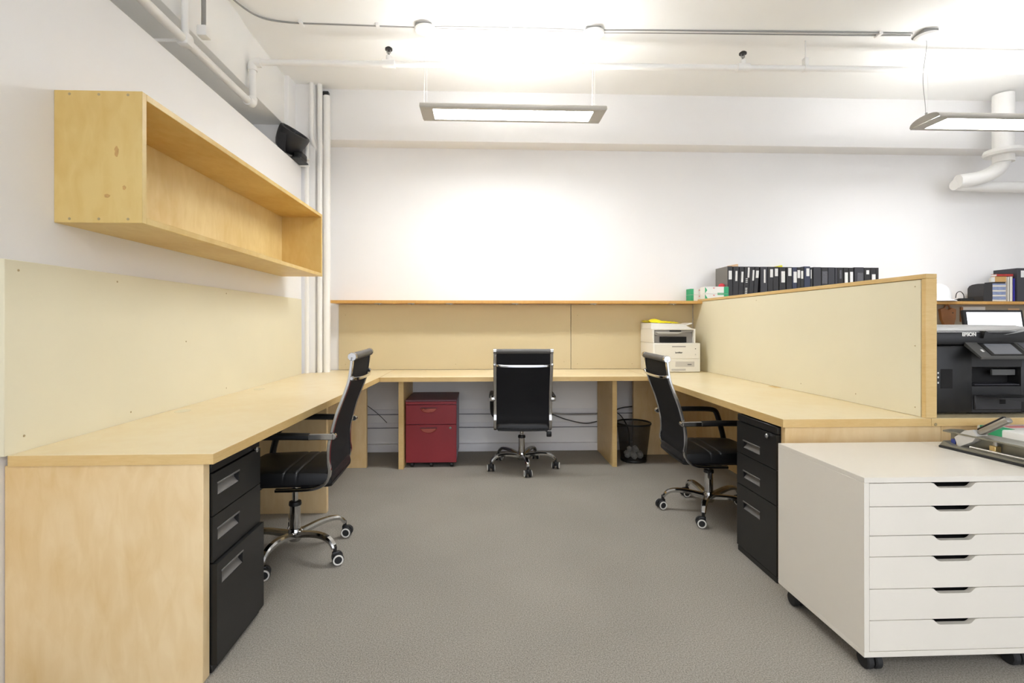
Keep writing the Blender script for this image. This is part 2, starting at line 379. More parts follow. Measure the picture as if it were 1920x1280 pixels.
# vertical drop and small conduit near the top of the photo
t = thing('drop_pipe', (PXX, 2.74, PZA), 'white vertical pipe dropping from the ceiling onto the left wall pipe', 'pipe')
MB().tube([(PXX, 2.74, PZA + .024), (PXX, 2.74, 3.25)], .019, 12).build('pipe_riser', 'pipe', t)
MB().box(PXX - .034, PXX + .034, 2.705, 2.775, PZA - .034, PZA + .036, .018).build('tee_fitting', 'pipe', t)
MB().tube([(-1.55, 2.83, 2.82), (-1.55, 2.83, 3.25)], .012, 10).build('side_conduit', 'cond', t)
MB().box(-1.575, -1.52, 2.80, 2.86, 2.765, 2.825, .008).build('junction_box', 'pipe', t)
MB().tube([(PXX - .03, 2.74, PZA), (-1.80, 2.68, 2.66)], .009, 8).build('bracket_rod', 'pipe', t)
MB().box(-1.82, -1.78, 2.65, 2.71, 2.62, 2.72, .008).build('bracket_block', 'pipe', t)
# three risers in the back left corner
t = tag(MB().tube([(-1.487, 4.285, .7505), (-1.487, 4.285, 2.75)], .0185, 14).build('riser_pipe', 'pipe'), 'white riser pipe against the end of the left wall, leftmost of the corner risers', 'pipe')
t = tag(MB().tube([(-1.392, 4.33, .7505), (-1.392, 4.33, CZ)], .0205, 14).build('riser_pipe', 'pipe'), 'white riser pipe directly left of the thickest corner riser', 'pipe')
t = tag(MB().tube(crom([(-1.455, 4.305, CZ), (-1.455, 4.305, 3.0), (-1.455, 4.305, 2.78), (-1.44, 4.345, 2.70), (-1.405, 4.375, 2.62), (-1.40, 4.38, 2.3), (-1.40, 4.38, .7505)], 5), .019, 12).build('riser_pipe', 'pipe'), 'white riser pipe that bends behind the others beside the black fan', 'pipe')
t = thing('riser_pipe', (-1.352, 4.395, .75), 'thickest white riser pipe in the back left corner, with dark fitting on top', 'pipe')
MB().tube([(-1.345, 4.37, .7505), (-1.345, 4.37, 3.15)], .030, 16).build('pipe_run', 'pipe', t)
MB().box(-1.375, -1.325, 4.345, 4.39, 3.15, 3.185, .006).build('top_fitting', 'blackplastic', t, label='dark fitting')
for z in (2.49, 2.44):
    tag(MB().tube([(-2.0, 4.24, z + .06), (-1.45, 4.24, z + .06)], .008, 8).build('wall_conduit', 'pipe'), 'thin white horizontal conduit behind the black fan, %s of two' % ('upper' if z > 2.45 else 'lower'), 'conduit')
# surface conduits on the ceiling between the canopies
def conduit(pts, r, label, m='cond', n=6):
    return tag(MB().tube(crom(pts, n), r, 8).build('ceiling_conduit', m), label, 'conduit')
conduit([(-1.62, 2.9, 3.235), (-1.60, 3.15, 3.238), (-1.52, 3.38, 3.24), (-1.36, 3.46, 3.242), (-1.0, 3.475, 3.242), (-.47, 3.485, 3.243)], .006, 'grey conduit curving along the ceiling from the left beam to the first lamp canopy')
for k, (dy, nm) in enumerate(((-.018, 'front'), (.008, 'middle'), (.034, 'rear'))):
    conduit([(-.33, 3.485 + dy * .6, 3.243), (-.15, 3.485 + dy, 3.243), (.55, 3.485 + dy, 3.243), (.72, 3.485 + dy * .6, 3.243)], .0045, 'thin ceiling conduit between the two canopies of the middle lamp, %s of three' % nm)
for k, (dy, nm) in enumerate(((-.016, 'front'), (.014, 'rear'))):
    conduit([(.86, 3.485 + dy, 3.243), (1.2, 3.475 + dy, 3.243), (2.6, 3.45 + dy, 3.243), (3.08, 3.44 + dy * .6, 3.243)], .0055, 'long grey ceiling conduit running right to the far lamp canopy, %s of two' % nm)
for cx, cy in ((-1.24, 3.468), (-.72, 3.48), (.2, 3.492), (2.84, 3.445)):
    tag(MB().box(cx - .012, cx + .012, cy - .03, cy + .03, 3.228, 3.25, .003).build('conduit_clip', 'pipe'), 'small white clip holding the ceiling conduit %s' % {-1.24: 'near the left beam', -.72: 'left of the first canopy', .2: 'above the middle lamp', 2.84: 'left of the far lamp canopy'}[cx], 'clip', None)
# insulated pipes at the right edge
t = thing('insulated_pipe', (4.6, 4.25, 2.5), 'thick white insulated pipe with an elbow at the right edge below the ceiling', 'pipe')
MB().tube([(4.62, 4.22, 2.60), (4.62, 4.22, 3.20)], .075, 18).build('pipe_run', 'pipe', t)
MB().lathe([(0, 0), (.13, 0), (.14, .02), (.13, .05), (0, .06)], (4.62, 4.22, 2.66)).build('flange', 'pipe', t)
MB().tube(crom([(4.62, 4.22, 2.66), (4.60, 4.24, 2.56), (4.50, 4.28, 2.49), (4.36, 4.32, 2.465), (4.31, 4.33, 2.46)], 6), .06, 18).build('elbow', 'pipe', t)
MB().tube(crom([(4.31, 4.36, 2.44), (4.7, 4.38, 2.43), (5.6, 4.38, 2.43)], 4), .05, 16).build('pipe_run', 'pipe', t)
# raceways on the wall below the back desk
for z0, z1, nm in ((.345, .385, 'upper'), (.222, .262, 'lower')):
    tag(MB().box(-1.28, 2.6, 4.583, WY, z0, z1, .002).build('cable_raceway', 'base'), 'white horizontal cable raceway on the wall below the back desk, %s of two' % nm, 'raceway')
M['dimcable'] = mat('grey_lilac_cable', (112, 108, 120), .5)
def cable(name, pts, r, label, m='cable'):
    return tag(MB().tube(crom(pts, 8), r, 8).build(name, m), label, 'cable')
cable('power_cable', [(.46, 4.54, .345), (.62, 4.545, .345), (.78, 4.54, .29), (.95, 4.535, .255), (1.064, 4.54, .27)], .005, 'dark cable sagging along the wall right of the middle chair')
cable('power_cable', [(.46, 4.555, .36), (.8, 4.555, .335), (1.064, 4.555, .335)], .006, 'grey cable resting just above the sagging dark one', 'grey')
cable('power_cable', [(-1.06, 4.575, .435), (-.95, 4.575, .35), (-.865, 4.575, .265)], .003, 'dark cable hanging diagonally on the wall left of the red cabinet')
for z, nm in ((.338, 'upper'), (.215, 'lower')):
    cable('data_cable', [(-1.05, 4.581, z), (-.3, 4.581, z + .002), (.5, 4.581, z - .002), (1.95, 4.581, z + .002)], .0032, 'thin grey cable running along the underside of the %s raceway' % nm, 'dimcable')
cable('power_cable', [(1.12, 4.5, .33), (1.2, 4.52, .36), (1.28, 4.5, .40), (1.45, 4.5, .42)], .006, 'dark cable rising behind the waste bin to the right', 'cable')
cable('power_cable', [(1.22, 4.5, .37), (1.28, 4.48, .32), (1.335, 4.46, .2), (1.34, 4.46, .02)], .005, 'dark cable dropping to the floor behind the waste bin', 'cable')

# ================================================================== DESKS
def desktop(poly, z0, z1, parent, name='desktop'):
    o = MB().prism(poly, 'z', z0, z1)
    es = [e for e in o.bm.edges if abs(e.verts[0].co.z - e.verts[1].co.z) < 1e-6 and e.verts[0].co.z > (z0 + z1) / 2]
    bmesh.ops.bevel(o.bm, geom=es, offset=.0015, segments=1, affect='EDGES')
    o = o.build(name, 'top', parent)
    o.data.materials.append(M['edge'])
    for p in o.data.polygons:
        if abs(p.normal.z) < .3: p.material_index = 1
    return o
DZ = .75
t = thing('desk', (-1.2, 2.9, 0), 'long maple desk along the left wall with solid end panel', 'desk')
desktop([(-1.511, 1.642), (-.869, 1.642), (-.802, 3.93), (-.802, 4.57), (-1.425, 4.57), (-1.425, 4.325), (-1.511, 4.325)], .715, DZ, t)
box('end_panel', 'panel', t, -1.528, -.905, 1.650, 1.688, 0, .7145)
box('support_panel', 'panel', t, -1.51, -.958, 3.105, 3.143, 0, .7145)
box('support_panel', 'panel', t, -1.51, -.935, 4.07, 4.108, 0, .7145)
for y, x in ((2.45, -1.44), (3.25, -1.43)):
    MB().prism([(x + .03 * math.cos(a * math.pi / 8), y + .045 * math.sin(a * math.pi / 8)) for a in range(16)], 'z', DZ - .001, DZ + .0016).build('cable_port_cover', 'board', t, label='pale cable port cover')
t = thing('desk', (.27, 4.25, 0), 'maple desk along the back wall, middle of the U, with a chair in front', 'desk')
desktop([(-.799, 3.93), (1.332, 3.93), (1.332, 4.57), (-.799, 4.57)], .7135, DZ, t)
box('support_panel', 'edge', t, -.668, -.627, 4.015, 4.55, 0, .713)
box('support_panel', 'edge', t, 1.07, 1.108, 4.02, 4.55, 0, .713)
t = thing('desk', (1.65, 3.0, 0), 'maple desk on the right side of the U, against the low partition', 'desk')
desktop([(1.327, 2.135), (2.003, 2.135), (2.003, 4.568), (1.335, 4.57), (1.335, 3.93)], .7135, DZ, t)
box('end_panel', 'panel', t, 1.343, 2.058, 2.146, 2.176, 0, .7125)
box('support_panel', 'panel', t, 1.357, 1.97, 4.385, 4.42, 0, .7125)
box('modesty_panel', 'panel', t, 1.952, 1.970, 2.178, 4.383, .02, .7125)
box('cable_port_cover', 'edge', t, 1.93, 1.965, 3.18, 3.27, DZ - .001, DZ + .002, .0005)
t = thing('desk', (2.6, 3.2, 0), 'neighbouring maple desk beyond the partition carrying the black printer', 'desk')
desktop([(2.0045, 2.135), (2.9, 2.135), (2.9, 3.9), (4.8, 3.9), (4.8, 4.568), (2.0045, 4.568)], .7135, .7495, t)
box('end_panel', 'panel', t, 2.060, 2.85, 2.146, 2.176, 0, .7125)
box('support_panel', 'panel', t, 4.2, 4.24, 3.95, 4.55, 0, .7125)
MB().cyl((2.022, 2.1325, .722), .007, .002, 'y', 16).build('screw_cap', 'screw', t)

# ---- tackboards and partition
def screws(parent, pts, axis, r=.004, h=.002, m='screw'):
    for p in pts: MB().cyl(p, r, h, axis, 10, .0005).build('screw', m, parent)
t = thing('tackboard', (-1.52, 2.93, 1.06), 'long pale tackboard screwed on the left wall above the desk', 'board')
box('panel', 'board', t, WX, -1.512, 1.632, 4.232, .748, 1.377)
screws(t, [(-1.5125, 1.68, 1.345), (-1.5125, 1.70, .80), (-1.5125, 2.12, 1.345), (-1.5125, 2.2, .79), (-1.5125, 3.0, .79), (-1.5125, 3.0, 1.35), (-1.5125, 2.6, 1.08)], 'x')
for x0, x1, nm in ((-1.30, .824, 'wide'), (.829, 1.972, 'narrow')):
    t = thing('tackboard', ((x0 + x1) / 2, 4.58, 1.05), '%s tan tackboard on the back wall %s' % (nm, 'behind the middle chair' if nm == 'wide' else 'behind the cream printer'), 'board')
    box('panel', 'board_back', t, x0, x1, 4.57, WY, .752, 1.348)
    screws(t, [(x0 + .06, 4.5685, .80), (x0 + .06, 4.5685, 1.25), (x1 - .06, 4.5685, .82), ((x0 + x1) / 2, 4.5685, .80)], 'y')
t = thing('partition', (2.0, 3.3, .75), 'low maple-framed partition with pale board, between the right desk and its neighbour', 'partition')
box('board', 'board', t, 1.978, 2.020, 2.16, 4.568, .7505, 1.37)
box('top_rail', 'edge', t, 1.973, 2.025, 2.13, 4.568, 1.372, 1.393)
box('end_post', 'edge', t, 1.973, 2.025, 2.13, 2.152, .7505, 1.3715)
screws(t, [(1.9765, 2.19, 1.34), (1.9765, 2.19, 1.07), (1.9765, 2.19, .79), (1.9765, 2.55, .80), (1.9765, 3.0, .80), (1.9765, 3.5, 1.34)], 'x', .003)

# ---- long shelf on the back wall
t = thing('wall_shelf', (1.6, 4.47, 1.36), 'long thin amber shelf on the back wall carrying binders and books', 'shelf')
box('shelf_board', 'shelf', t, -1.325, .55, 4.375, WY, 1.352, 1.377)
box('shelf_board', 'shelf', t, .552, 5.4, 4.375, WY, 1.352, 1.377)
for x in (-.91, -.62, -.285, .30, 1.00, 1.72):
    c = MB().box(x - .03, x + .03, 4.395, 4.43, 1.346, 1.3518, .001); c.cyl((x + .01, 4.41, 1.338), .009, .009)
    c.build('under_shelf_clip', 'satin', t)

# ---- wall box shelf on the left
t = thing('box_shelf', (-1.37, 2.85, 1.53), 'open maple box shelf mounted high on the left wall', 'shelf')
X0, X1, Y0, Y1, Z0, Z1, T = WX, -1.222, 1.836, 3.86, 1.533, 2.008, .024
box('near_end', 'box', t, X0, X1, Y0, Y0 + T, Z0, Z1)
box('far_end', 'box', t, X0, X1, Y1 - T, Y1, Z0, Z1)
box('top_board', 'box', t, X0, X1, Y0 + T, Y1 - T, Z1 - T, Z1)
box('bottom_board', 'box', t, X0, X1, Y0 + T, Y1 - T, Z0, Z0 + T)
box('back_board', 'boxback_lit', t, X0, X0 + .012, Y0 + T, Y1 - T, Z0 + T, Z1 - T)
for z in (Z0 + .014, Z1 - .014):
    for x in (-1.476, -1.374, -1.272): MB().cyl((x, Y0 - .0008, z), .005, .002, 'y', 12, .0004).build('dowel', 'screw', t)

for kx, kz, kw, kh in ((-1.312, 1.79, .007, .02), (-1.345, 1.63, .01, .007), (-1.285, 1.66, .006, .008)):
    MB().prism([(kx + kw * math.cos(a * math.pi / 8) * (1 + .25 * math.sin(a * 2.1)), kz + kh * math.sin(a * math.pi / 8)) for a in range(16)], 'y', Y0 - .0006, Y0 + .0004).build('knot', 'knot', t, label='brown wood knot')
# ================================================================== OFFICE CHAIRS
def chair(loc, rot, lift, star, label, roll):
    t = thing('office_chair', (0, 0, 0), label, 'chair', None)
    dz = lift
    # local frame: sitter faces +y, x is across
    side = [(-.335, .962), (-.322, .86), (-.300, .79), (-.262, .69), (-.238, .60), (-.226, .54), (-.224, .47), (-.230, .42), (-.214, .372), (-.17, .346), (-.10, .338), (.02, .337)]
    HW = .213
    for s in (-1, 1):
        p = crom([(s * HW, y, z + dz) for y, z in side], 5)
        fr = MB().bar(p, .024, .014, (1, 0, 0), .35).build('side_frame', 'chrome', t)
        MB().cyl((s * HW - .012, -.335, .964 + dz), .0205, .024, 'x').build('end_cap', 'chrome', fr)
        MB().cyl((s * HW + (0 if s > 0 else -.03), -.250, .592 + dz), .0148, .03, 'x', 18, .004).build('knob', 'chrome', fr)
        # armrest: chrome strap, black pad, black post curving down to the seat frame
        ax = s * .246
        a = MB().bar(crom([(ax, -.250, .592 + dz), (ax, -.20, .594 + dz), (ax, -.13, .594 + dz)], 4), .016, .028, (1, 0, 0), .4).build('armrest', 'chrome', t, label='chrome strap with black pad')
        MB().bar(crom([(ax, -.145, .595 + dz), (ax, -.05, .598 + dz), (ax, .06, .598 + dz), (ax, .12, .594 + dz), (ax, .15, .58 + dz), (ax, .17, .53 + dz), (ax, .195, .44 + dz), (ax * .96, .20, .395 + dz), (ax * .8, .185, .36 + dz)], 5), .034, .031, (1, 0, 0), .6).build('arm_pad', 'blackplastic', a)
    # back sheet
    bp = crom([(0, y + .004, z + dz) for y, z in side[:-2]], 5)
    MB().bar(bp, .402, .010, (1, 0, 0), .5).build('backrest', 'mesh', t)
    MB().cyl((-.205, -.335, .964 + dz), .0185, .41, 'x').build('head_roll', 'roll', t, label='worn grey roll')
    bar = crom([(-HW - .002, -.330, .862 + dz), (-.175, -.347, .856 + dz), (-.08, -.358, .853 + dz), (.08, -.358, .853 + dz), (.175, -.347, .856 + dz), (HW + .002, -.330, .862 + dz)], 6)
    cb = MB().bar(bar, .015, .006, (0, 0, 1), .4)
    cb = cb.build('cross_bar', 'chrome', t)
    for s in (-1, 1): MB().cyl((s * (HW + .002) - .011, -.332, .862 + dz), .0115, .022, 'x', 16, .004).build('knob', 'chrome', cb)
    # seat cushion: rounded slab with two stitched cross seams
    c = MB(); rings = []
    ys = [-.235 + .50 * i / 100 for i in range(101)]
    for y in ys:
        e0 = min(1, max(0, (y + .235) / .035)); e1 = min(1, max(0, (.265 - y) / .06))
        k = math.sqrt(max(0, 1 - (1 - e0) ** 2)) * .55 + .45; k1 = math.sqrt(max(0, 1 - (1 - e1) ** 2)) * .7 + .3
        kk = min(k, k1)
        g = sum(math.exp(-((y - q) / .004) ** 2) for q in (-.075, -.015))
        top = .352 + (.062 + .006 * math.cos(y * 6)) * kk - .005 * g
        bot = .3425 + (1 - kk) * .012 - (0 if y < .2 else (y - .2) * .18)
        if y > .18: top -= (y - .18) ** 2 * 3
        w2 = .200 + .004 * math.cos(y * 5)
        ring = [(-w2 + .012, bot), (0, bot - .004), (w2 - .012, bot), (w2, bot + .015), (w2, top - .02), (w2 - .006, top - .008), (w2 - .022, top - .001), (w2 * .5, top + .003), (0, top + .001), (-w2 * .5, top + .003), (-w2 + .022, top - .001), (-w2 + .006, top - .008), (-w2, top - .02), (-w2, bot + .015)]
        rings.append([c.bm.verts.new((x, y, z + dz)) for x, z in ring])
    for a, b in zip(rings, rings[1:]):
        n = len(a)
        for i in range(n): c.bm.faces.new((a[i], a[(i + 1) % n], b[(i + 1) % n], b[i]))
    c.bm.faces.new(rings[0][::-1]); c.bm.faces.new(rings[-1])
    c.build('seat', 'leather', t, label='seamed black leatherette seat')
    # tilt mechanism + lever
    m = MB().box(-.06, .06, -.07, .11, .322 + dz, .345 + dz, .006); m.box(-.20, .20, -.13, -.09, .335 + dz, .345 + dz, .003)
    m.box(-.20, .20, .09, .13, .335 + dz, .345 + dz, .003); m.cyl((0, .10, .300 + dz), .03, .04)
    mech = m.build('tilt_mechanism', 'blackplastic', t)
    l = MB().tube(crom([(.06, -.03, .325 + dz), (.16, -.06, .322 + dz), (.205, -.08, .305 + dz)], 4), .0045, 8)
    l.box(.195, .235, -.092, -.078, .268 + dz, .312 + dz, .006); l.build('tilt_lever', 'blackplastic', mech)
    # gas lift
    MB().cyl((0, 0, .245), .0145, .085 + dz).build('gas_lift', 'chrome', t)
    MB().lathe([(.0, .10), (.026, .10), (.0255, .245), (.0, .245)], n=24).build('column_sleeve', 'chrome', t)
    MB().lathe([(.0, .243), (.030, .243), (.031, .25), (.029, .262), (.016, .266), (0, .266)], n=24).build('column_collar', 'blackplastic', t, label='black collar')
    # five star base
    hub = MB().lathe([(0, .062), (.026, .062), (.034, .075), (.036, .11), (.030, .125), (.020, .13), (0, .13)], n=24).build('hub', 'chrome', t)
    for k in range(5):
        a = R(star + 72 * k) ; ca, sa = math.cos(a), math.sin(a)
        prof = [(.02, .098), (.07, .108), (.13, .119), (.19, .122), (.235, .113), (.262, .093), (.272, .075)]
        pts = crom([(r * ca, r * sa, z) for r, z in prof], 4)
        n = len(pts); sc = [1.12 - .42 * (i / (n - 1)) for i in range(n)]
        a_, b_ = .019, .012
        leg = MB().sweep(pts, [(-a_, -b_), (a_, -b_), (a_, b_ * .2), (a_ * .6, b_), (-a_ * .6, b_), (-a_, b_ * .2)], (-sa, ca, 0), True, sc).build('base_leg', 'chrome', t)
        # castor, turned its own way
        cx, cy = .275 * ca, .275 * sa; rot_ = R(roll - rot + (14, -10, 6, -16, 10)[k])
        mt = Matrix.Translation((cx, cy, 0)) @ Matrix.Rotation(rot_, 4, 'Z')
        w_ = MB()
        w_.lathe([(0, .052), (.009, .052), (.009, .085), (0, .085)], n=10, mtx=mt)
        w_.box(-.014, .022, -.011, .011, .026, .062, .006, mt)
        ct = w_.build('castor', 'blackplastic', leg)
        for s in (-1, 1):
            wh = MB().lathe([(0, -.009), (.024, -.009), (.0275, -.005), (.0275, .005), (.024, .009), (0, .009)], n=24, mtx=mt @ Matrix.Translation((.012, s * .0185, .0275)) @ Matrix.Rotation(R(90), 4, 'X'))
            wh.build('castor', 'darkrubber', leg)
            MB().lathe([(.0180, -.0016), (.0180, .0016), (.0245, .0016), (.0245, -.0016), (.0180, -.0016)], n=28, mtx=mt @ Matrix.Translation((.012, s * .0285, .0275)) @ Matrix.Rotation(R(90), 4, 'X')).build('castor_ring', 'whiteplastic', leg, label='white ring')
    t.location = loc; t.rotation_euler = (0, 0, R(rot))
    return t
chair((-.955, 2.582, 0), 92, .05, -29 - 92, 'black high-back office chair tucked under the left desk, seen from the side', 8)
chair((.327, 4.04, 0), -2.5, 0, -84.2 + 2.5, 'black high-back office chair at the back desk, seen straight from behind', 84)
chair((1.418, 3.047, 0), -92, 0, 167 + 92, 'black high-back office chair tucked under the right desk beside the waste bin', 176)

# ================================================================== RED CABINET
t = thing('filing_cabinet', (-.41, 4.3, 0), 'small red two-drawer steel cabinet on castors under the back desk', 'cabinet')
x0, x1, yf, yb = -.617, -.205, 4.06, 4.52
box('cabinet_body', 'bodygrey', t, x0, x1, yf + .02, yb, .048, .535)
box('cabinet_top', 'redtop', t, x0 - .002, x1 + .002, yf + .004, yb + .004, .536, .551)
box('top_band', 'red', t, x0, x1, yf, yf + .019, .515, .5355)
for z0, z1 in ((.352, .511), (.040, .348)):
    d = box('drawer', 'red', t, x0, x1, yf, yf + .018, z0, z1, .003)
    hx = x0 + .185; hz = z1 - .028
    cup = MB(); bmesh.ops.create_uvsphere(cup.bm, u_segments=28, v_segments=16, radius=1)
    for v in cup.bm.verts: v.co = Vector((hx + v.co.x * .066, yf - .0005 + v.co.y * .020, hz + v.co.z * .040))
    g = cup.bm.verts[:] + cup.bm.edges[:] + cup.bm.faces[:]
    bmesh.ops.bisect_plane(cup.bm, geom=g, plane_co=(0, 0, hz), plane_no=(0, 0, 1), clear_outer=True)
    g = cup.bm.verts[:] + cup.bm.edges[:] + cup.bm.faces[:]
    bmesh.ops.bisect_plane(cup.bm, geom=g, plane_co=(0, yf - .0004, 0), plane_no=(0, 1, 0), clear_outer=True)
    cup.build('cup_pull', 'redcup', d, label='shiny crescent pull')
    MB().box(hx - .07, hx + .07, yf - .008, yf - .001, hz, hz + .006, .001).build('cup_pull_lip', 'redtop', d)
MB().cyl((x1 - .05, yf - .006, .322), .011, .007, 'y', 18).build('lock', 'chrome', t)
for cx, cy in ((x0 + .05, yf + .03), (x1 - .04, yf + .03), (x0 + .05, yb - .05), (x1 - .03, yb - .05), ((x0 + x1) / 2, yf + .03)):
    c = MB().cyl((cx - .012, cy, .02), .02, .024, 'x', 18); c.box(cx - .01, cx + .01, cy - .012, cy + .012, .02, .048, .002)
    c.build('castor', 'blackplastic', t)

# ================================================================== BLACK PEDESTALS
def pedestal(side, xf, y0, y1, drawers, hy, hzs, lock, label, proud=()):
    """side +1: front faces +x; -1: front faces -x"""
    t = thing('filing_cabinet', (xf - side * .28, (y0 + y1) / 2, 0), label, 'cabinet')
    def bx(name, m, par, d0, d1, ya, yb, z0, z1, bev=.002, lab=None):
        xa, xb = sorted((xf - side * d0, xf - side * d1)); return box(name, m, par, xa, xb, ya, yb, z0, z1, bev, lab)
    bx('cabinet_body', 'blacksteel', t, .02, .56, y0, y1, .028, .705)
    bx('plinth', 'blacksteel', t, .004, .55, y0 + .004, y1 - .004, 0, .027)
    bx('top_band', 'blacksteel', t, .004, .0195, y0, y1, .672, .705)
    for i, (z0, z1) in enumerate(drawers):
        p = proud[i] if i < len(proud) else 0
        # the front is built round its recessed pull
        ha, hb = hy; zt, zb = hzs[i]
        xa, xb = sorted((xf + side * p, xf - side * .018))
        d = MB().holed(xa, xb, y0 + .002, y1 - .002, z0, z1, ha, hb, zb, zt)
        d = d.build('drawer', 'blacksteel', t)
        xo = xf + side * p
        # sloping satin scoop and a bright top lip
        sc = MB().prism([(xo - side * .001, zb + .001), (xo - side * .016, zb + .018), (xo - side * .0178, zt - .001), (xo - side * .0179, zb + .001)], 'y', ha + .001, hb - .001)
        sc.build('recessed_pull', 'scoop', d, label='grey recessed pull')
        bxx = sorted((xo + side * .003, xo - side * .006))
        MB().box(bxx[0], bxx[1], ha - .003, hb + .003, zt - .002, zt + .004, .001).build('pull_lip', 'scoop', d)
    MB().cyl((xf + (0 if side > 0 else -.012), lock[0], lock[1]), .011, .012, 'x', 18, .003).build('lock', 'chrome', t)
    return t
pedestal(1, -.898, 1.692, 2.052, ((.527, .668), (.371, .523), (.030, .367)), (1.725, 1.872), ((.628, .588), (.474, .434), (.330, .288)), (2.005, .672),
         'black steel three-drawer pedestal under the near end of the left desk', (0, 0, .014))
pedestal(-1, 1.325, 2.18, 2.528, ((.512, .668), (.352, .508), (.032, .348)), (2.315, 2.462), ((.580, .545), (.428, .393), (.272, .236)), (2.245, .652),
         'black steel three-drawer pedestal under the near end of the right desk')

# ================================================================== WHITE DRAWER UNITS
def white_unit(x0, label):
    x1 = x0 + .624; yf, yb = 1.597, 2.075; zb, zt = .063, .66; T = .018
    t = thing('drawer_unit', ((x0 + x1) / 2, (yf + yb) / 2, 0), label, 'drawer unit', None)
    box('top_panel', 'white', t, x0, x1, yf, yb, zt - T, zt, .001)
    box('side_panel', 'white', t, x0, x0 + T, yf, yb, zb + T, zt - T, .001)
    box('side_panel', 'white', t, x1 - T, x1, yf, yb, zb + T, zt - T, .001)
    box('bottom_panel', 'white', t, x0, x1, yf, yb, zb, zb + T, .001)
    box('back_panel', 'white', t, x0 + T, x1 - T, yb - .01, yb - .002, zb + T, zt - T, 0)
    zs = [.641, .5625, .466, .396, .289, .185, .082]
    for a, b in zip(zs, zs[1:]):
        d = MB().prism(rect_notch(x0 + T + .001, x1 - T - .001, b + .0012, a - .0012, (x0 + x1) / 2, .168, .100, .0175), 'y', yf + .001, yf + .018).build('drawer', 'white', t, smooth=False)
        box('drawer_shade', 'dark', d, x0 + T + .006, x1 - T - .006, yf + .0185, yb - .03, b + .006, a - .020, 0, label='dark block for the shade inside the drawer')  # solid dark block stands in for the shade inside the open drawer
    for cx, cy in ((x0 + .055, yf + .045), (x1 - .055, yf + .045), (x0 + .045, yb - .06), (x1 - .045, yb - .06)):
        c = MB()
        for s in (-1, 1): c.cyl((cx + s * .015 - .012, cy, .029), .029, .024, 'x', 22, .004)
        c.box(cx - .02, cx + .02, cy - .016, cy + .02, .03, .0628, .006)
        c.build('castor', 'darkrubber', t)
    return t
white_unit(1.268, 'white six-drawer unit on black castors in the right foreground')
white_unit(1.895, 'second white drawer unit, against the right edge below the hole punch')

# ================================================================== HOLE PUNCH ON THE WHITE UNIT
o0 = Vector((1.892, 1.985, .66)); dv = Vector((.035, -.325, 0)).normalized(); nv = Vector((-dv.y, dv.x, 0))
MT = Matrix(((dv.x, nv.x, 0, o0.x), (dv.y, nv.y, 0, o0.y), (0, 0, 1, o0.z), (0, 0, 0, 1)))       # local x: along the punch, y: across, z: up
t = thing('hole_punch', tuple(o0), 'grey heavy-duty hole punch with raised lever on the white drawer units', 'hole punch')
MB().box(0, .42, 0, .115, 0, .009, .002, MT).build('base_tray', 'darkrubber', t, label='dark base tray')
q = MB().prism([(0, .0095), (.42, .0095), (.42, .016), (.05, .018), (.015, .03), (0, .0095)][:5], 'y', .006, .11, MT); q.build('base_plate', 'steelgrey', t)
q = MB().prism([(.022, .064), (.115, .064), (.115, .070), (.060, .073), (.022, .070)], 'x', .0, .42, MT); q.box(.0, .42, .060, .066, .016, .066, .001, MT); q.build('punch_rail', 'steelgrey', t)
for k, x in enumerate((.045, .165, .285)):
    MB().box(x, x + .022, .03, .058, .016, .046, .002, MT).build('punch_head', 'brass', t)
    MB().lathe([(0, 0), (.008, 0), (.008, .05), (0, .05)], n=12, mtx=MT @ Matrix.Translation((x + .011, .045, .016))).build('punch_pin', 'satin', t)
MB().tube([MT @ Vector((.10, .03, .022)), MT @ Vector((.41, .03, .022))], .006, 10).build('guide_rod', 'satin', t)
MB().box(.026, .045, .028, .056, .018, .040, .002, MT).build('sticker', 'bluepaint', t, label='blue piece')
ML = MT @ Matrix.Translation((.076, .050, .048)) @ Matrix.Rotation(R(-36), 4, 'Y')
lv = MB().prism([(-.035, -.018), (.028, -.022), (.055, -.010), (.055, .016), (.028, .026), (-.025, .020)], 'y', -.026, .026, ML).build('lever_block', 'lightgrey', t)
MB().box(0.056, .178, -.015, .015, -.010, .013, .008, ML).build('lever_handle', 'satin', lv)
MB().box(0.056, .170, -.008, .008, .011, .020, .004, ML).build('lever_grip', 'blackplastic', lv, label='black grip')
t = thing('paper_package', (2.17, 1.93, .66), 'white paper package with green and red print lying right of the hole punch', 'package')
box('wrapper', 'paper', t, 2.135, 2.42, 1.80, 2.06, .6605, .735, .006)
box('green_print', 'green', t, 2.1335, 2.19, 1.955, 2.045, .70, .7362, .0003)
box('red_print', 'pinkprint', t, 2.21, 2.40, 1.99, 2.03, .7345, .7362, .0003)

# ================================================================== BLACK PRINTER
t = thing('printer', (2.33, 2.4, .75), 'large black multifunction printer with white brand lettering on the neighbouring desk', 'printer')
X0, X1, Yf, Yb = 2.052, 2.62, 2.205, 2.58
bd = MB()
bd.box(X0, X0 + .218, Yf, Yb, .757, 1.07, .012); bd.box(X1 - .12, X1, Yf, Yb, .757, 1.07, .012)
bd.box(X0 + .19, X1 - .11, Yf + .10, Yb, .757, 1.07, .003)
bd.box(X0 + .19, X1 - .11, Yf + .002, Yb - .1, .967, 1.07, .004)
bd.box(X0 + .19, X1 - .11, Yf + .004, Yb - .1, .757, .885, .004)
bd.build('printer_body', 'blackplastic', t)
MB().box(X0 - .002, X1 + .002, Yf + .002, Yb, 1.072, 1.135, .012).build('scanner_deck', 'blackplastic', t)
ld = MB().prism([(Yf + .015, 1.137), (Yb, 1.137), (Yb, 1.166), (Yf + .14, 1.164), (Yf + .03, 1.146)], 'x', X0, X1).build('scanner_lid', 'lidgrey', t, label='light grey lid')
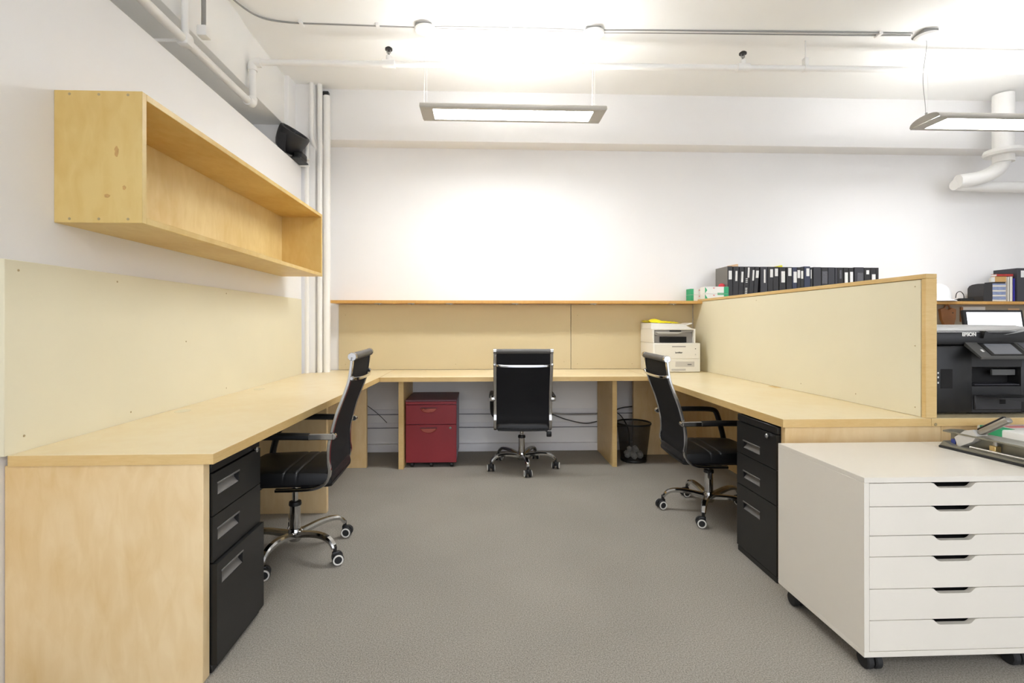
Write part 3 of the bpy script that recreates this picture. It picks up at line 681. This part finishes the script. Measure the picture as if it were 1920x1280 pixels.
MB().prism([(X0 + .262, 1.138), (X0 + .30, 1.120), (X0 + .36, 1.120), (X0 + .44, 1.134), (X1 - .06, 1.156), (X1 - .02, 1.160), (X1 - .02, 1.146), (X0 + .45, 1.108), (X0 + .252, 1.104)], 'y', Yf - .014, Yf + .02).build('lid_lip', 'blackplastic', t)
text('lettering', 'EPSON', .0225, 'whiteplastic', t, (X0 + .198, Yf + .0005, 1.121), spacing=.97, bold=.0011)
pn = MB().prism([(Yf - .075, 1.012), (Yf - .078, 1.020), (Yf + .0, 1.085), (Yf + .004, 1.07)], 'x', X0 + .176, X1 - .02).build('control_panel', 'panelgrey', t, label='grey tilted control panel')
def on_panel(name, m, xa, xb, ta, tb, par):
    A = Vector((0, Yf - .078, 1.020)); B = Vector((0, Yf, 1.085)); nrm = Vector((0, -(B.z - A.z), B.y - A.y)).normalized()
    b = MB(); vs = []
    for off in (.0006, .0022):
        for x, tt in ((xa[0], ta), (xb[0], ta), (xb[1], tb), (xa[1], tb)):
            p = A.lerp(B, tt) + nrm * off; vs.append(b.bm.verts.new((x, p.y, p.z)))
    for f in ((0, 1, 2, 3), (7, 6, 5, 4), (0, 4, 5, 1), (1, 5, 6, 2), (2, 6, 7, 3), (3, 7, 4, 0)): b.bm.faces.new([vs[i] for i in f])
    return b.build(name, m, par)
on_panel('panel_bezel', 'blackplastic', (X0 + .232, X0 + .232), (X0 + .405, X0 + .405), .12, .95, pn)
on_panel('display', 'screenoff', (X0 + .252, X0 + .252), (X0 + .382, X0 + .382), .2, .88, pn)
on_panel('home_button', 'label', (X0 + .208, X0 + .208), (X0 + .218, X0 + .218), .35, .5, pn)
on_panel('key_area', 'labeldim', (X0 + .42, X0 + .42), (X0 + .49, X0 + .49), .2, .9, pn)
box('output_slot', 'dark', t, X0 + .215, X1 - .115, Yf + .06, Yf + .1005, .886, .966, 0)
box('output_tray', 'binder2', t, X0 + .225, X1 - .125, Yf + .0, Yf + .058, .886, .892, .002)
box('output_guide', 'panelgrey', t, X0 + .33, X1 - .125, Yf + .02, Yf + .03, .930, .958, .002)
cs = box('paper_cassette', 'binder', t, X0 + .222, X1 - .12, Yf - .004, Yf + .01, .772, .842, .004)
box('cassette_pull', 'dark', cs, X0 + .34, X1 - .2, Yf - .0052, Yf - .003, .80, .82, .0004)
cr = box('card_slot', 'dark', t, X0 + .06, X0 + .118, Yf - .001, Yf + .004, .872, .962, .001)
for z in (.895, .92, .94): box('card_slot_mark', 'label', cr, X0 + .046, X0 + .052, Yf - .0008, Yf + .001, z, z + .008, 0)
MB().prism([(X0 + .225, .842), (X1 - .13, .842), (X1 - .2, .822), (X0 + .26, .836)], 'y', Yf - .10, Yf - .003).build('output_tray_flap', 'blackplastic', t)

# ================================================================== CREAM PRINTER
t = thing('printer', (1.68, 4.4, .75), 'cream laser printer on the right desk corner with a yellow bag on top', 'printer')
X0, X1, Yf, Yb = 1.478, 1.893, 4.225, 4.562
MB().box(X0, X1, Yf, Yb, .752, 1.004, .006).build('printer_body', 'cream', t)
up = MB()
up.box(X0, X0 + .016, Yf + .012, Yb, 1.0045, 1.122, .004); up.box(X1 - .052, X1 - .036, Yf + .012, Yb, 1.0045, 1.122, .004)
up.box(X0 + .014, X1 - .050, Yf + .16, Yb, 1.0045, 1.12, .003); up.box(X0, X1 - .036, Yf + .012, Yb, 1.1165, 1.127, .003)
up.build('scanner_housing', 'cream', t)
box('output_bay', 'grey', t, X0 + .0165, X1 - .0525, Yf + .05, Yf + .158, 1.005, 1.116, .001)
box('output_slot', 'dark', t, X0 + .075, X1 - .105, Yf + .04, Yf + .0505, 1.008, 1.058, .001)
MB().prism([(X0 + .020, 1.112), (X1 - .056, 1.112), (X1 - .056, 1.104), (X1 - .16, 1.094), (X1 - .20, 1.074), (X0 + .05, 1.070), (X0 + .020, 1.078)], 'y', Yf + .018, Yf + .045).build('control_panel', 'grey', t)
MB().prism([(X0 + .022, 1.100), (X1 - .15, 1.097), (X1 - .19, 1.085), (X0 + .05, 1.088)], 'y', Yf + .008, Yf + .0175).build('touch_strip', 'lightgrey', t)
box('panel_strip', 'blackplastic', t, X0 + .15, X0 + .25, Yf + .009, Yf + .02, 1.104, 1.113, .001)
MB().prism([(X0 + .0, 1.128), (X1 - .05, 1.128), (X1 - .13, 1.168), (X0, 1.178)], 'y', Yf + .05, Yb).build('document_feeder', 'whiteplastic', t)
MB().prism([(X1 - .15, 1.150), (X1 - .14, 1.142), (X1 - .035, 1.172), (X1 - .04, 1.180)], 'y', Yf + .08, Yb - .06).build('feeder_tray', 'whiteplastic', t)
fr = box('front_cover', 'cream', t, X0 + .012, X1 - .012, Yf - .003, Yf + .01, .868, .998, .003)
box('cover_pull', 'grey', fr, X0 + .165, X0 + .285, Yf - .0045, Yf - .002, .970, .978, .0005)
text('lettering', 'brother', .020, 'blackplastic', fr, (X0 + .225, Yf - .0042, .922), spacing=1.0, bold=.0004)
MB().cyl((X1 - .045, Yf - .0055, .955), .004, .003, 'y', 12, .0005).build('power_button', 'blackplastic', fr)
MB().cyl((X1 - .045, Yf - .0055, .905), .005, .003, 'y', 12, .0005).build('indicator', 'lightgrey', fr)
tr = box('paper_cassette', 'cream', t, X0 + .004, X1 - .004, Yf - .004, Yf + .01, .756, .862, .003)
st = box('sticker', 'lightgrey', tr, X0 + .195, X1 - .055, Yf - .0052, Yf - .003, .80, .845, .0004)
box('sticker_logo', 'labeldim', tr, X1 - .115, X1 - .08, Yf - .0060, Yf - .005, .815, .823, .0002)
box('cassette_pull', 'lightgrey', tr, X0 + .16, X0 + .285, Yf - .0054, Yf - .003, .766, .783, .001)
# yellow bag
t = MB(); g = []
random.seed(3)
NX, NY = 22, 8
for j in range(2):
    lay = []
    for a in range(NX + 1):
        row = []
        for b in range(NY + 1):
            u = a / NX; v = b / NY
            env = (math.sin(math.pi * v) ** .5) * (math.sin(math.pi * min(1, u * 1.02)) ** .35)
            z = 1.1815 + (0 if j == 0 else 1) * env * (.020 + .020 * math.exp(-((u - .3) / .14) ** 2)) + (.020 * max(0, .12 - u) / .12 if j else .016 * max(0, .1 - u) / .1)
            z += random.uniform(-.0022, .0022) * j
            z -= .006 * u
            row.append(t.bm.verts.new((1.455 + .008 + u * .30 + random.uniform(-.002, .002), 4.335 + v * .17 + random.uniform(-.003, .003), z)))
        lay.append(row)
    g.append(lay)
for j in range(2):
    for a in range(NX):
        for b in range(NY): t.bm.faces.new((g[j][a][b], g[j][a + 1][b], g[j][a + 1][b + 1], g[j][a][b + 1]))
bmesh.ops.remove_doubles(t.bm, verts=t.bm.verts, dist=.0006)
tag(t.build('plastic_bag', 'yellow'), 'crumpled yellow plastic bag lying on the cream printer', 'bag')

# ================================================================== WASTE BIN
t = thing('waste_bin', (1.305, 4.215, 0), 'round black wire-mesh waste bin under the back desk corner', 'bin')
cx, cy = 1.305, 4.215
MB().lathe([(.1065, .012), (.142, .318)], (cx, cy, 0), 48).build('mesh_side', 'wire', t, label='see-through black mesh')
MB().lathe([(0, 0), (.108, 0), (.110, .006), (.110, .016), (.107, .02), (0, .02)], (cx, cy, 0), 40).build('bin_base', 'blacksteel', t)
MB().lathe([(.138, .316), (.147, .314), (.149, .322), (.145, .329), (.138, .326), (.138, .316)], (cx, cy, 0), 48).build('bin_rim', 'blacksteel', t)
random.seed(11)
SP = [(0, 0, .052, .026)] + [(.060 * math.cos(a_), .060 * math.sin(a_), .052, .028) for a_ in (.3, 1.35, 2.4, 3.45, 4.5, 5.55)] + [(.034 * math.cos(a_), .034 * math.sin(a_), .098, .024) for a_ in (.9, 3.0, 5.1)]
for ox, oy, oz, s in SP:
    b = MB(); bmesh.ops.create_icosphere(b.bm, subdivisions=3, radius=s)
    for v in b.bm.verts: v.co *= 1 + random.uniform(-.22, .05)
    bmesh.ops.translate(b.bm, verts=b.bm.verts, vec=(cx + ox, cy + oy, oz))
    tag(b.build('crumpled_paper', 'paper', smooth=False), 'crumpled white paper in the bottom of the mesh waste bin', 'paper', 'crumpled papers in the waste bin')

# ================================================================== THINGS ON THE LONG SHELF
SZ = 1.3775
YS = 4.345
def u2x(u, y): # plan position on the shelf for a thing at depth y (read off the photograph once, at design time)
    a = (u - PX) / FPX; psi = math.atan((PX - 903) / FPX); c, s = math.cos(psi), math.sin(psi)
    return (a * c + s) / (c - a * s) * y
BL = [  # left, right, height, label(left,right,top,bottom as heights below the top; None = plain), lean, cover, words
 (1364, 1373.6, .306, (1366.2, 1372, .040, .118), 0, 'binder', 'thick grey-sided binder at the left end of the row, with a white label'),
 (1375.3, 1386, .304, (1379, 1382.6, .040, .130), 1.4, 'binder', 'black binder next to the leftmost, with one narrow tall white label'),
 (1387, 1395.5, .303, (1390, 1393.8, .045, .140), 2.2, 'binder', 'black binder third from the left end, narrow white label'),
 (1396.5, 1406.5, .303, (1402, 1405.4, .008, .098), 2.8, 'binder', 'leaning black binder with white label at its very top and white writing below'),
 (1407.2, 1415.5, .303, (1411, 1415, .030, .125), 3.3, 'binder', 'leaning black binder with a tilted tall white label'),
 (1416.3, 1424, .303, (1417.5, 1423.4, .035, .100), 3.8, 'binder', 'leaning black binder with a short wide grey-white label'),
 (1426.2, 1439.3, .303, (1432.2, 1435.3, .024, .144), 0, 'binder2', 'charcoal binder with a long thin label and clear spine pocket'),
 (1440, 1449.8, .303, (1444, 1449.4, .022, .094), 0, 'binder', 'black binder with a white label, left of a close twin'),
 (1450.2, 1460.3, .303, (1453, 1458.8, .016, .084), 0, 'binder', 'black binder with a grey-white label, right of its close twin'),
 (1461.6, 1473.4, .301, (1465, 1471.8, .038, .138), 0, 'binder', 'black binder with the largest white label, below a yellow folder'),
 (1474.8, 1485.3, .301, (1478, 1484, .008, .080), 0, 'binder', 'black binder with a white label touching its top edge'),
 (1486, 1494.5, .300, (1488, 1494, .040, .138), 0, 'binder3', 'navy-spined binder with a low-set large white label'),
 (1495, 1501, .300, (1495.4, 1500.2, .026, .098), 0, 'binder', 'slim black binder with a grey label, left of two slim ones'),
 (1501.4, 1507.5, .299, (1502, 1506, .032, .102), 0, 'binder', 'slim black binder with a grey label, right of two slim ones'),
 (1508.2, 1519.5, .308, (1512, 1517.6, .018, .088), 0, 'binder3', 'slightly taller blue-grey binder with a white label in mid row'),
 (1520, 1524, .299, (1520.2, 1521.6, .020, .100), 0, 'binder', 'very slim binder wedged right of the taller blue-grey one'),
 (1525.5, 1540, .302, None, 0, 'binder2', 'thick plain black binder right of the slim wedged one'),
 (1540.8, 1552.5, .300, (1541.5, 1551.6, .036, .148), 0, 'binder', 'black binder with a dim grey spine sheet'),
 (1553.2, 1565.5, .300, None, 0, 'binder2', 'plain charcoal binder right of the dim spine sheet'),
 (1566.2, 1571, .299, None, 0, 'binder2', 'slim plain charcoal binder'),
 (1571.6, 1581.3, .299, (1574.5, 1578, .024, .100), 0, 'binder', 'black binder with a thin faint grey strip'),
 (1582.2, 1591.2, .299, (1584, 1589.8, .044, .150), 0, 'binder', 'black binder with a smudged white spine print'),
 (1591.9, 1600.6, .298, (1594, 1599.4, .038, .150), 0, 'binder', 'black binder with a long plain white label'),
 (1602.6, 1620.2, .302, (1607.6, 1618, .050, .150), 0, 'binder2', 'widest charcoal binder with a bluish spine sheet'),
 (1621, 1632.6, .299, (1624.4, 1629.6, .024, .060), 0, 'binder', 'black binder with a small white shield mark'),
 (1633.2, 1642.4, .299, (1635, 1641.6, .060, .150), 0, 'binder', 'black binder with a low white label near the right end'),
 (1643, 1648, .299, None, 0, 'binder', 'slim black binder at the right end of the row')]
for i, (ua, ub, h, lab, lean, cov, words) in enumerate(BL):
    xa, xb = u2x(ua, YS), u2x(ub, YS) - .0012
    t = thing('binder', ((xa + xb) / 2, YS + .11, SZ), words, 'binder', 'black binders on the long shelf')
    zc = SZ + .001
    sh = Matrix.Translation((xb, 0, zc)) @ Matrix(((1, 0, math.tan(R(lean)), 0), (0, 1, 0, 0), (0, 0, 1, 0), (0, 0, 0, 1))) @ Matrix.Translation((-xb, 0, -zc))
    if lean:  # the leaning ones touch at their tops
        sh = Matrix.Translation((-math.tan(R(lean)) * h + .0, 0, 0)) @ sh
    yb = YS + (.225 if i == 0 else .215)
    tk = .0028
    o = MB().box(xa, xb, YS + .001, YS + .001 + tk, zc, zc + h, .0012, sh)
    o.box(xa, xa + tk, YS + .003, yb, zc, zc + h, .0008, sh); o.box(xb - tk, xb, YS + .003, yb, zc, zc + h, .0008, sh)
    o.build('cover', 'bindergrey' if i == 0 else cov, t)
    if i == 0: box('spine', 'binder', t, xa + .0005, xb, YS - .001, YS + .0008, zc, zc + h, .0003)
    if xb - xa > .02: MB().box(xa + tk + .001, xb - tk - .001, YS + .006, yb - .008, zc + .006, zc + h - .014, 0, sh).build('pages', 'paper', t)
    if lab:
        la, lb, za, zb = lab; ra = max(u2x(la, YS), xa + .001); rb = min(u2x(lb, YS), xb - .001)
        if lean: d_ = math.tan(R(lean)) * (za + zb) / 2; ra = max(xa + .001, ra + d_); rb = min(xb - .001, rb + d_)
        dim = i in (17, 20, 23)
        MB().box(ra, rb, YS - (.0024 if i == 0 else .0006), YS + .0012, zc + h - zb, zc + h - za, .0002, sh).build('spine_label', 'labeldim' if dim else 'label', t, label='grey spine label' if dim else 'white spine label')
    if i == 3:
        for z in (.105, .12, .135, .19, .205, .22, .235): MB().box(xa + .014, xa + .032, YS - .0004, YS + .0012, zc + h - z - .007, zc + h - z, .0002, sh).build('spine_writing', 'label', t)
def folder(u0, u1, z0, z1, y, m, label, sl):
    xa, xb = u2x(u0, y), u2x(u1, y)
    tag(MB().prism([(xa, z0), (xb, z0), (xb, z1), (xb - .01, z1 + .002), (xa + .01, z0 + sl)], 'y', y, y + .004).build('paper_folder', m), label, 'folder')
folder(1362, 1384, 1.40, 1.731, 4.575, 'tan', 'tan paper folder sticking up behind the leftmost binders', .315)
folder(1437, 1467, 1.40, 1.722, 4.575, 'yellow', 'pale yellow folder sticking up behind the binders', .295)
# white and green cartons left of the binders
def carton(u0, u1, y0, y1, z0, z1, label, ends):
    xa, xb = u2x(u0, y0), u2x(u1, y0)
    t = thing('carton', ((xa + xb) / 2, (y0 + y1) / 2, z0), label, 'box', 'small white and green cartons')
    box('carton_body', 'paper', t, xa, xb, y0, y1, z0, z1, .002)
    if 'l' in ends: box('green_end', 'green', t, xa - .0006, xa + .028, y0 - .0006, y1 - .002, z0 + .0008, z1 - .001, .0004)
    if 't' in ends: MB().prism([(xa + .002, z0 + .003), (xa + .034, z0 + .003), (xa + .002, z1 - .002)] if 'u' not in ends else [(xa + .002, z0 + .003), (xa + .022, (z0 + z1) / 2), (xa + .002, z1 - .002)], 'y', y0 - .0009, y0 - .0001).build('green_wedge', 'green', t)
    if 'r' in ends:
        box('green_end', 'green', t, xb - .042, xb + .0006, y0 - .0006, y1 - .002, z0 + .0008, z1 - .001, .0004)
        box('green_stripe', 'green', t, xb - .10, xb - .04, y0 - .0006, y0 + .001, z0 + .001 if 'u' in ends else z1 - .010, z0 + .008 if 'u' in ends else z1 - .002, .0003)
    box('red_print', 'pinkprint', t, xa + .075, xa + .095 if 'r' not in ends else xa + .09, y0 - .0006, y0 + .001, z1 - .018, z1 - .008, .0003)
carton(1295, 1322, 4.46, 4.56, SZ + .001, SZ + .058, 'white carton with green left end, bottom one of the left stack', 'l')
carton(1295, 1322, 4.46, 4.56, SZ + .059, SZ + .114, 'white carton with green left end, top one of the left stack', 'l')
carton(1321.5, 1366, 4.34, 4.44, SZ + .001, SZ + .060, 'white carton with green right end, bottom one of the right stack', 'tr')
carton(1321.5, 1366, 4.34, 4.44, SZ + .061, SZ + .124, 'white carton with green right end, top one of the right stack', 'tru')
xx = u2x(1353, 4.39)
tag(MB().lathe([(0, 0), (.024, 0), (.027, .01), (.024, .022), (.012, .031), (0, .033)], (xx, 4.39, SZ + .1245)).build('red_cap', 'redprint'), 'small round red cap on the top green and white carton', 'cap')

# ---- hard hat
hx, hy = u2x(1756, 4.45) , 4.465
t = thing('hard_hat', (hx, hy, SZ), 'white hard hat on the long shelf right of the partition', 'hard hat')
MB().lathe([(.118, .008), (.120, .03), (.117, .07), (.104, .11), (.080, .142), (.045, .162), (0, .168), (0, .164), (.04, .158), (.078, .138), (.112, .07), (.114, .008)], (hx, hy, SZ + .001), 36).build('shell', 'hat', t)
MB().lathe([(.112, .006), (.150, .0), (.156, .001), (.150, .010), (.118, .018), (.112, .006)], (hx, hy, SZ + .001), 36).build('brim', 'hat', t)
# ---- coiled cable with adapter
t = thing('coiled_cable', (u2x(1792, 4.42), 4.42, SZ), 'tangled black cable lying between the hard hat and the black case', 'cable')
pts = []
x0_ = u2x(1788, 4.42)
for k in range(60):
    a = k * .42
    pts.append((x0_ + .055 + .0011 * k + .045 * math.cos(a), 4.43 + .04 * math.sin(a), SZ + .006 + .010 * abs(math.sin(a * .37)) + .0002 * k))
MB().tube(pts, .0038, 6).build('cord', 'blackplastic', t)
MB().tube(crom([(x0_, 4.40, SZ + .03), (x0_ + .01, 4.40, SZ + .075), (x0_ + .045, 4.40, SZ + .09), (x0_ + .075, 4.40, SZ + .06), (x0_ + .08, 4.40, SZ + .01)], 6), .0035, 6).build('cord_loop', 'blackplastic', t)
MB().box(x0_ + .03, x0_ + .16, 4.38, 4.40, SZ + .001, SZ + .028, .004).build('adapter', 'blackplastic', t)
# ---- black case with rounded top corner
xa, xb = u2x(1844, 4.385), u2x(1861, 4.385)
t = thing('black_case', ((xa + xb) / 2, 4.47, SZ), 'black case with a rounded upper corner on the shelf beside the stacked discs', 'case')
MB().prism([(4.385, SZ + .001), (4.385, SZ + .163), (4.44, SZ + .165), (4.49, SZ + .160), (4.52, SZ + .148), (4.535, SZ + .125), (4.535, SZ + .001)], 'x', xa, xb).build('case_body', 'binder', t)
box('side_flap', 'blackplastic', t, xa - .0025, xa - .0002, 4.39, 4.53, SZ + .002, SZ + .05, .0008)
# ---- stack of disc cases and books
xa, xb = u2x(1861.5, 4.38), u2x(1887.5, 4.38)
z = SZ + .001
for k in range(11):
    th = .0142
    o = box('disc_case', 'paleblue' if k % 3 else 'ivory', None, xa + random.uniform(0, .003), xb - random.uniform(0, .003), 4.385, 4.52, z, z + th, .001)
    tag(o, 'flat %s disc case, %s of the stack on the right shelf' % ('pale blue' if k % 3 else 'ivory', ('lowest', 'second from the bottom', 'third from the bottom', 'fourth from the bottom', 'fifth from the bottom', 'middle one', 'fifth from the top', 'fourth from the top', 'third from the top', 'second from the top', 'topmost')[k]), 'disc case', 'stacked disc cases'); z += th + .0006
o = box('flat_case', 'binder', None, u2x(1862, 4.38), xb, 4.39, 4.46, z, z + .014, .002); tag(o, 'thin dark case lying across the top of the disc stack', 'case'); z += .0146
def book(name, u0, u1, y0, y1, z0, z1, m, label, lean=0):
    xa, xb = u2x(u0, y0), u2x(u1, y0)
    t = thing(name, ((xa + xb) / 2, (y0 + y1) / 2, z0), label, 'book')
    tk = .0025
    o = MB()
    if z1 - z0 > xb - xa:
        o.box(xa, xa + tk, y0, y1, z0, z1, .0005); o.box(xb - tk, xb, y0, y1, z0, z1, .0005); o.box(xa, xb, y0, y0 + tk, z0, z1, .0005)
        if xb - xa > tk * 2.5: box('pages', 'paper', t, xa + tk + .0002, xb - tk - .0002, y0 + tk + .0005, y1 - .006, z0 + .003, z1 - .004, 0)
    else:
        o.box(xa, xb, y0, y1, z0, z0 + tk, .0005); o.box(xa, xb, y0, y1, z1 - tk, z1, .0005); o.box(xa, xb, y0, y0 + tk, z0, z1, .0005)
        box('pages', 'paper', t, xa + .004, xb - .004, y0 + tk + .0005, y1 - .006, z0 + tk + .0002, z1 - tk - .0002, 0)
    o.build('cover', m, t); return t
book('book', 1866, 1887.5, 4.395, 4.44, z, z + .052, 'booktan', 'thick tan book lying on the dark case above the disc stack')
book('book', 1869, 1900, 4.395, 4.45, z + .053, z + .075, 'bookred', 'red book lying on the thick tan book')
book('book', 1888.6, 1892.3, 4.385, 4.55, SZ + .001, SZ + .225, 'ivory', 'slim grey-white book standing right of the disc stack')
book('book', 1892.8, 1898.6, 4.385, 4.55, SZ + .001, SZ + .228, 'ivory', 'ivory book standing beside the bright blue one')
book('book', 1899, 1903.2, 4.385, 4.55, SZ + .001, SZ + .212, 'blue', 'bright blue book standing between ivory book and black binder')
def sbinder(u0, u1, h, m, label, lab):
    xa, xb = u2x(u0, 4.37), u2x(u1, 4.37)
    t = thing('binder', ((xa + xb) / 2, 4.47, SZ), label, 'binder', None); tk = .003
    o = MB().box(xa, xb, 4.371, 4.374, SZ + .001, SZ + h, .001); o.box(xa, xa + tk, 4.373, 4.585, SZ + .001, SZ + h, .0008); o.box(xb - tk, xb, 4.373, 4.585, SZ + .001, SZ + h, .0008)
    o.build('cover', m, t)
    box('pages', 'paper', t, xa + tk + .001, xb - tk - .001, 4.378, 4.575, SZ + .006, SZ + h - .012, 0)
    if lab: box('spine_label', 'label', t, xb - .055, xb - .025, 4.3695, 4.3712, SZ + h - .085, SZ + h - .022, .0002, label='white spine label')
sbinder(1907.6, 1925, .305, 'binder2', 'thick charcoal binder with a white label at the right edge of the shelf', True)
sbinder(1925.6, 1940, .295, 'binder3', 'navy binder at the extreme right edge of the shelf', False)

# ---- things on the wall below the right part of the shelf and the monitor
t = thing('leather_pouch', (3.93, 4.58, 1.33), 'tan leather pouch hanging on the back wall under the shelf behind the black printer', 'pouch')
xa = u2x(1761, 4.56); k = (u2x(1790, 4.56) - xa)
MB().prism([(xa, 1.31), (xa + k * .25, 1.322), (xa + k * .5, 1.30), (xa + k * .75, 1.322), (xa + k, 1.31), (xa + k * .98, 1.22), (xa + k * .85, 1.15), (xa + k * .35, 1.14), (xa + k * .1, 1.21)], 'y', 4.545, 4.572).build('pouch_body', 'leathertan', t)
MB().tube(crom([(xa + k * .3, 4.56, 1.315), (xa + k * .42, 4.56, 1.345), (xa + k * .6, 4.56, 1.345), (xa + k * .7, 4.56, 1.315)], 5), .006, 8).build('strap', 'leathertan', t)
MB().cyl((xa + k * .78, 4.541, 1.275), .006, .005, 'y', 12).build('stud', 'blackplastic', t)
t = thing('tackboard', (3.7, 4.58, 1.05), 'grey-brown tackboard on the back wall behind the monitor', 'board')
box('panel', mat('grey_brown_board', (168, 158, 140), .8), t, 2.03, 5.3, 4.574, WY, .752, 1.348)
tag(box('pinned_paper', 'paper', None, u2x(1804, 4.57), u2x(1847, 4.57), 4.568, 4.5725, 1.25, 1.335, 0), 'white sheet pinned below the shelf above the monitor', 'paper')
tag(box('pinned_paper', 'tan', None, u2x(1890, 4.57), u2x(1911, 4.57), 4.568, 4.5725, 1.26, 1.318, 0), 'small peach note pinned below the shelf above the monitor', 'paper')
tag(box('pinned_paper', 'leathertan', None, u2x(1800, 4.57), u2x(1804, 4.57), 4.56, 4.5725, 1.19, 1.33, 0), 'narrow brown strip left of the pinned white sheet', 'paper')
t = thing('monitor', (3.8, 4.05, .75), 'black-framed monitor with a lit white screen behind the black printer', 'monitor')
ym = 4.02; xa, xb = u2x(1805.5, ym), u2x(1917.5, ym)
mm = Matrix.Translation(((xa + xb) / 2, ym, 1.29)) @ Matrix.Rotation(R(-8), 4, 'X') @ Matrix.Translation((-(xa + xb) / 2, -ym, -1.29))
MB().box(xa, xb, ym, ym + .028, .955, 1.288, .006, mm).build('monitor_frame', 'blackplastic', t)
scn = MB().box(xa + .026, xb - .024, ym - .0012, ym + .002, .985, 1.268, 0, mm).build('screen', 'screenon', t, label='lit white screen')
MB().box(xa + .026, xb - .026, ym - .0018, ym - .001, 1.236, 1.240, 0, mm).build('toolbar', 'screenbar', scn)
MB().box((xa + xb) / 2 - .03, (xa + xb) / 2 + .03, ym + .05, ym + .075, .76, 1.1, .004).build('stand_neck', 'blackplastic', t)
MB().box((xa + xb) / 2 - .12, (xa + xb) / 2 + .12, ym - .06, ym + .14, .7505, .762, .004).build('stand_foot', 'blackplastic', t)
tag(box('tape_roll', 'bluepaint', None, u2x(1829, 4.50), u2x(1843, 4.50), 4.52, 4.573, 1.235, 1.262, .004), 'blue clip on the board just above the monitor', 'clip')

# ================================================================== FAN ON TOP OF THE LEFT WALL
fc = Vector((-1.56, 4.14, 2.69))
t = thing('drum_fan', (-1.58, 4.08, 2.505), 'small black drum fan tilted on the top ledge of the left wall', 'fan')
ax = Vector((.55, -.22, .80)).normalized()                       # the way the drum opens
rotm = ax.to_track_quat('Z', 'Y').to_matrix().to_4x4(); FM = Matrix.Translation(fc) @ rotm
MB().lathe([(0, -.115), (.06, -.112), (.09, -.095), (.108, -.055), (.118, -.01), (.124, .035), (.124, .06), (.116, .070), (.104, .068), (.098, .045), (.098, .0), (0, -.01)], n=36, mtx=FM).build('drum', 'binder', t)
gr = MB()
for rr in (.03, .055, .08): gr.lathe([(rr - .0015, .05), (rr + .0015, .05), (rr + .0015, .054), (rr - .0015, .054), (rr - .0015, .05)], n=28, mtx=FM)
for k in range(8): gr.box(0, .102, -.0015, .0015, .05, .054, 0, FM @ Matrix.Rotation(R(45 * k), 4, 'Z'))
gr.build('grille', 'blackplastic', t)
hz = 2.5055
st = MB().box(-1.68, -1.46, 4.06, 4.25, hz, hz + .016, .006); st.box(-1.53, -1.46, 4.10, 4.22, hz + .014, hz + .07, .012)
st.build('foot', 'blackplastic', t)
for s in (-1, 1):
    a = fc + Vector((-.02, s * .128, 0))
    MB().bar(crom([(a.x - .02, 4.15 + s * .085, hz + .01), (a.x - .02, 4.145 + s * .115, hz + .07), (a.x, a.y, a.z)], 4), .06, .008, (1, 0, 0), .3).build('bracket_arm', 'binder', t)

GROUPS = {'office_chair': 'black office chairs at the U-shaped desks', 'drawer_unit': 'white drawer units', 'riser_pipe': 'white riser pipes in the back left corner',
          'wall_conduit': 'thin conduits behind the black fan', 'ceiling_conduit': 'conduits along the ceiling', 'conduit_clip': 'clips holding the ceiling conduit',
          'cable_raceway': 'raceways below the back desk', 'book': 'books on the right part of the long shelf', 'pinned_paper': 'papers pinned above the monitor'}
for o in bpy.data.objects:
    if o.parent is None and 'category' in o.keys() and 'group' not in o.keys():
        g = GROUPS.get(o.name.split('.')[0])
        if g is None and o.name.startswith('pendant_lamp') and 'viewer' not in o['label']: g = 'linear pendant lamps in view'
        if g is None and o['label'].startswith('black steel three-drawer'): g = 'black steel pedestals'
        if g: o['group'] = g
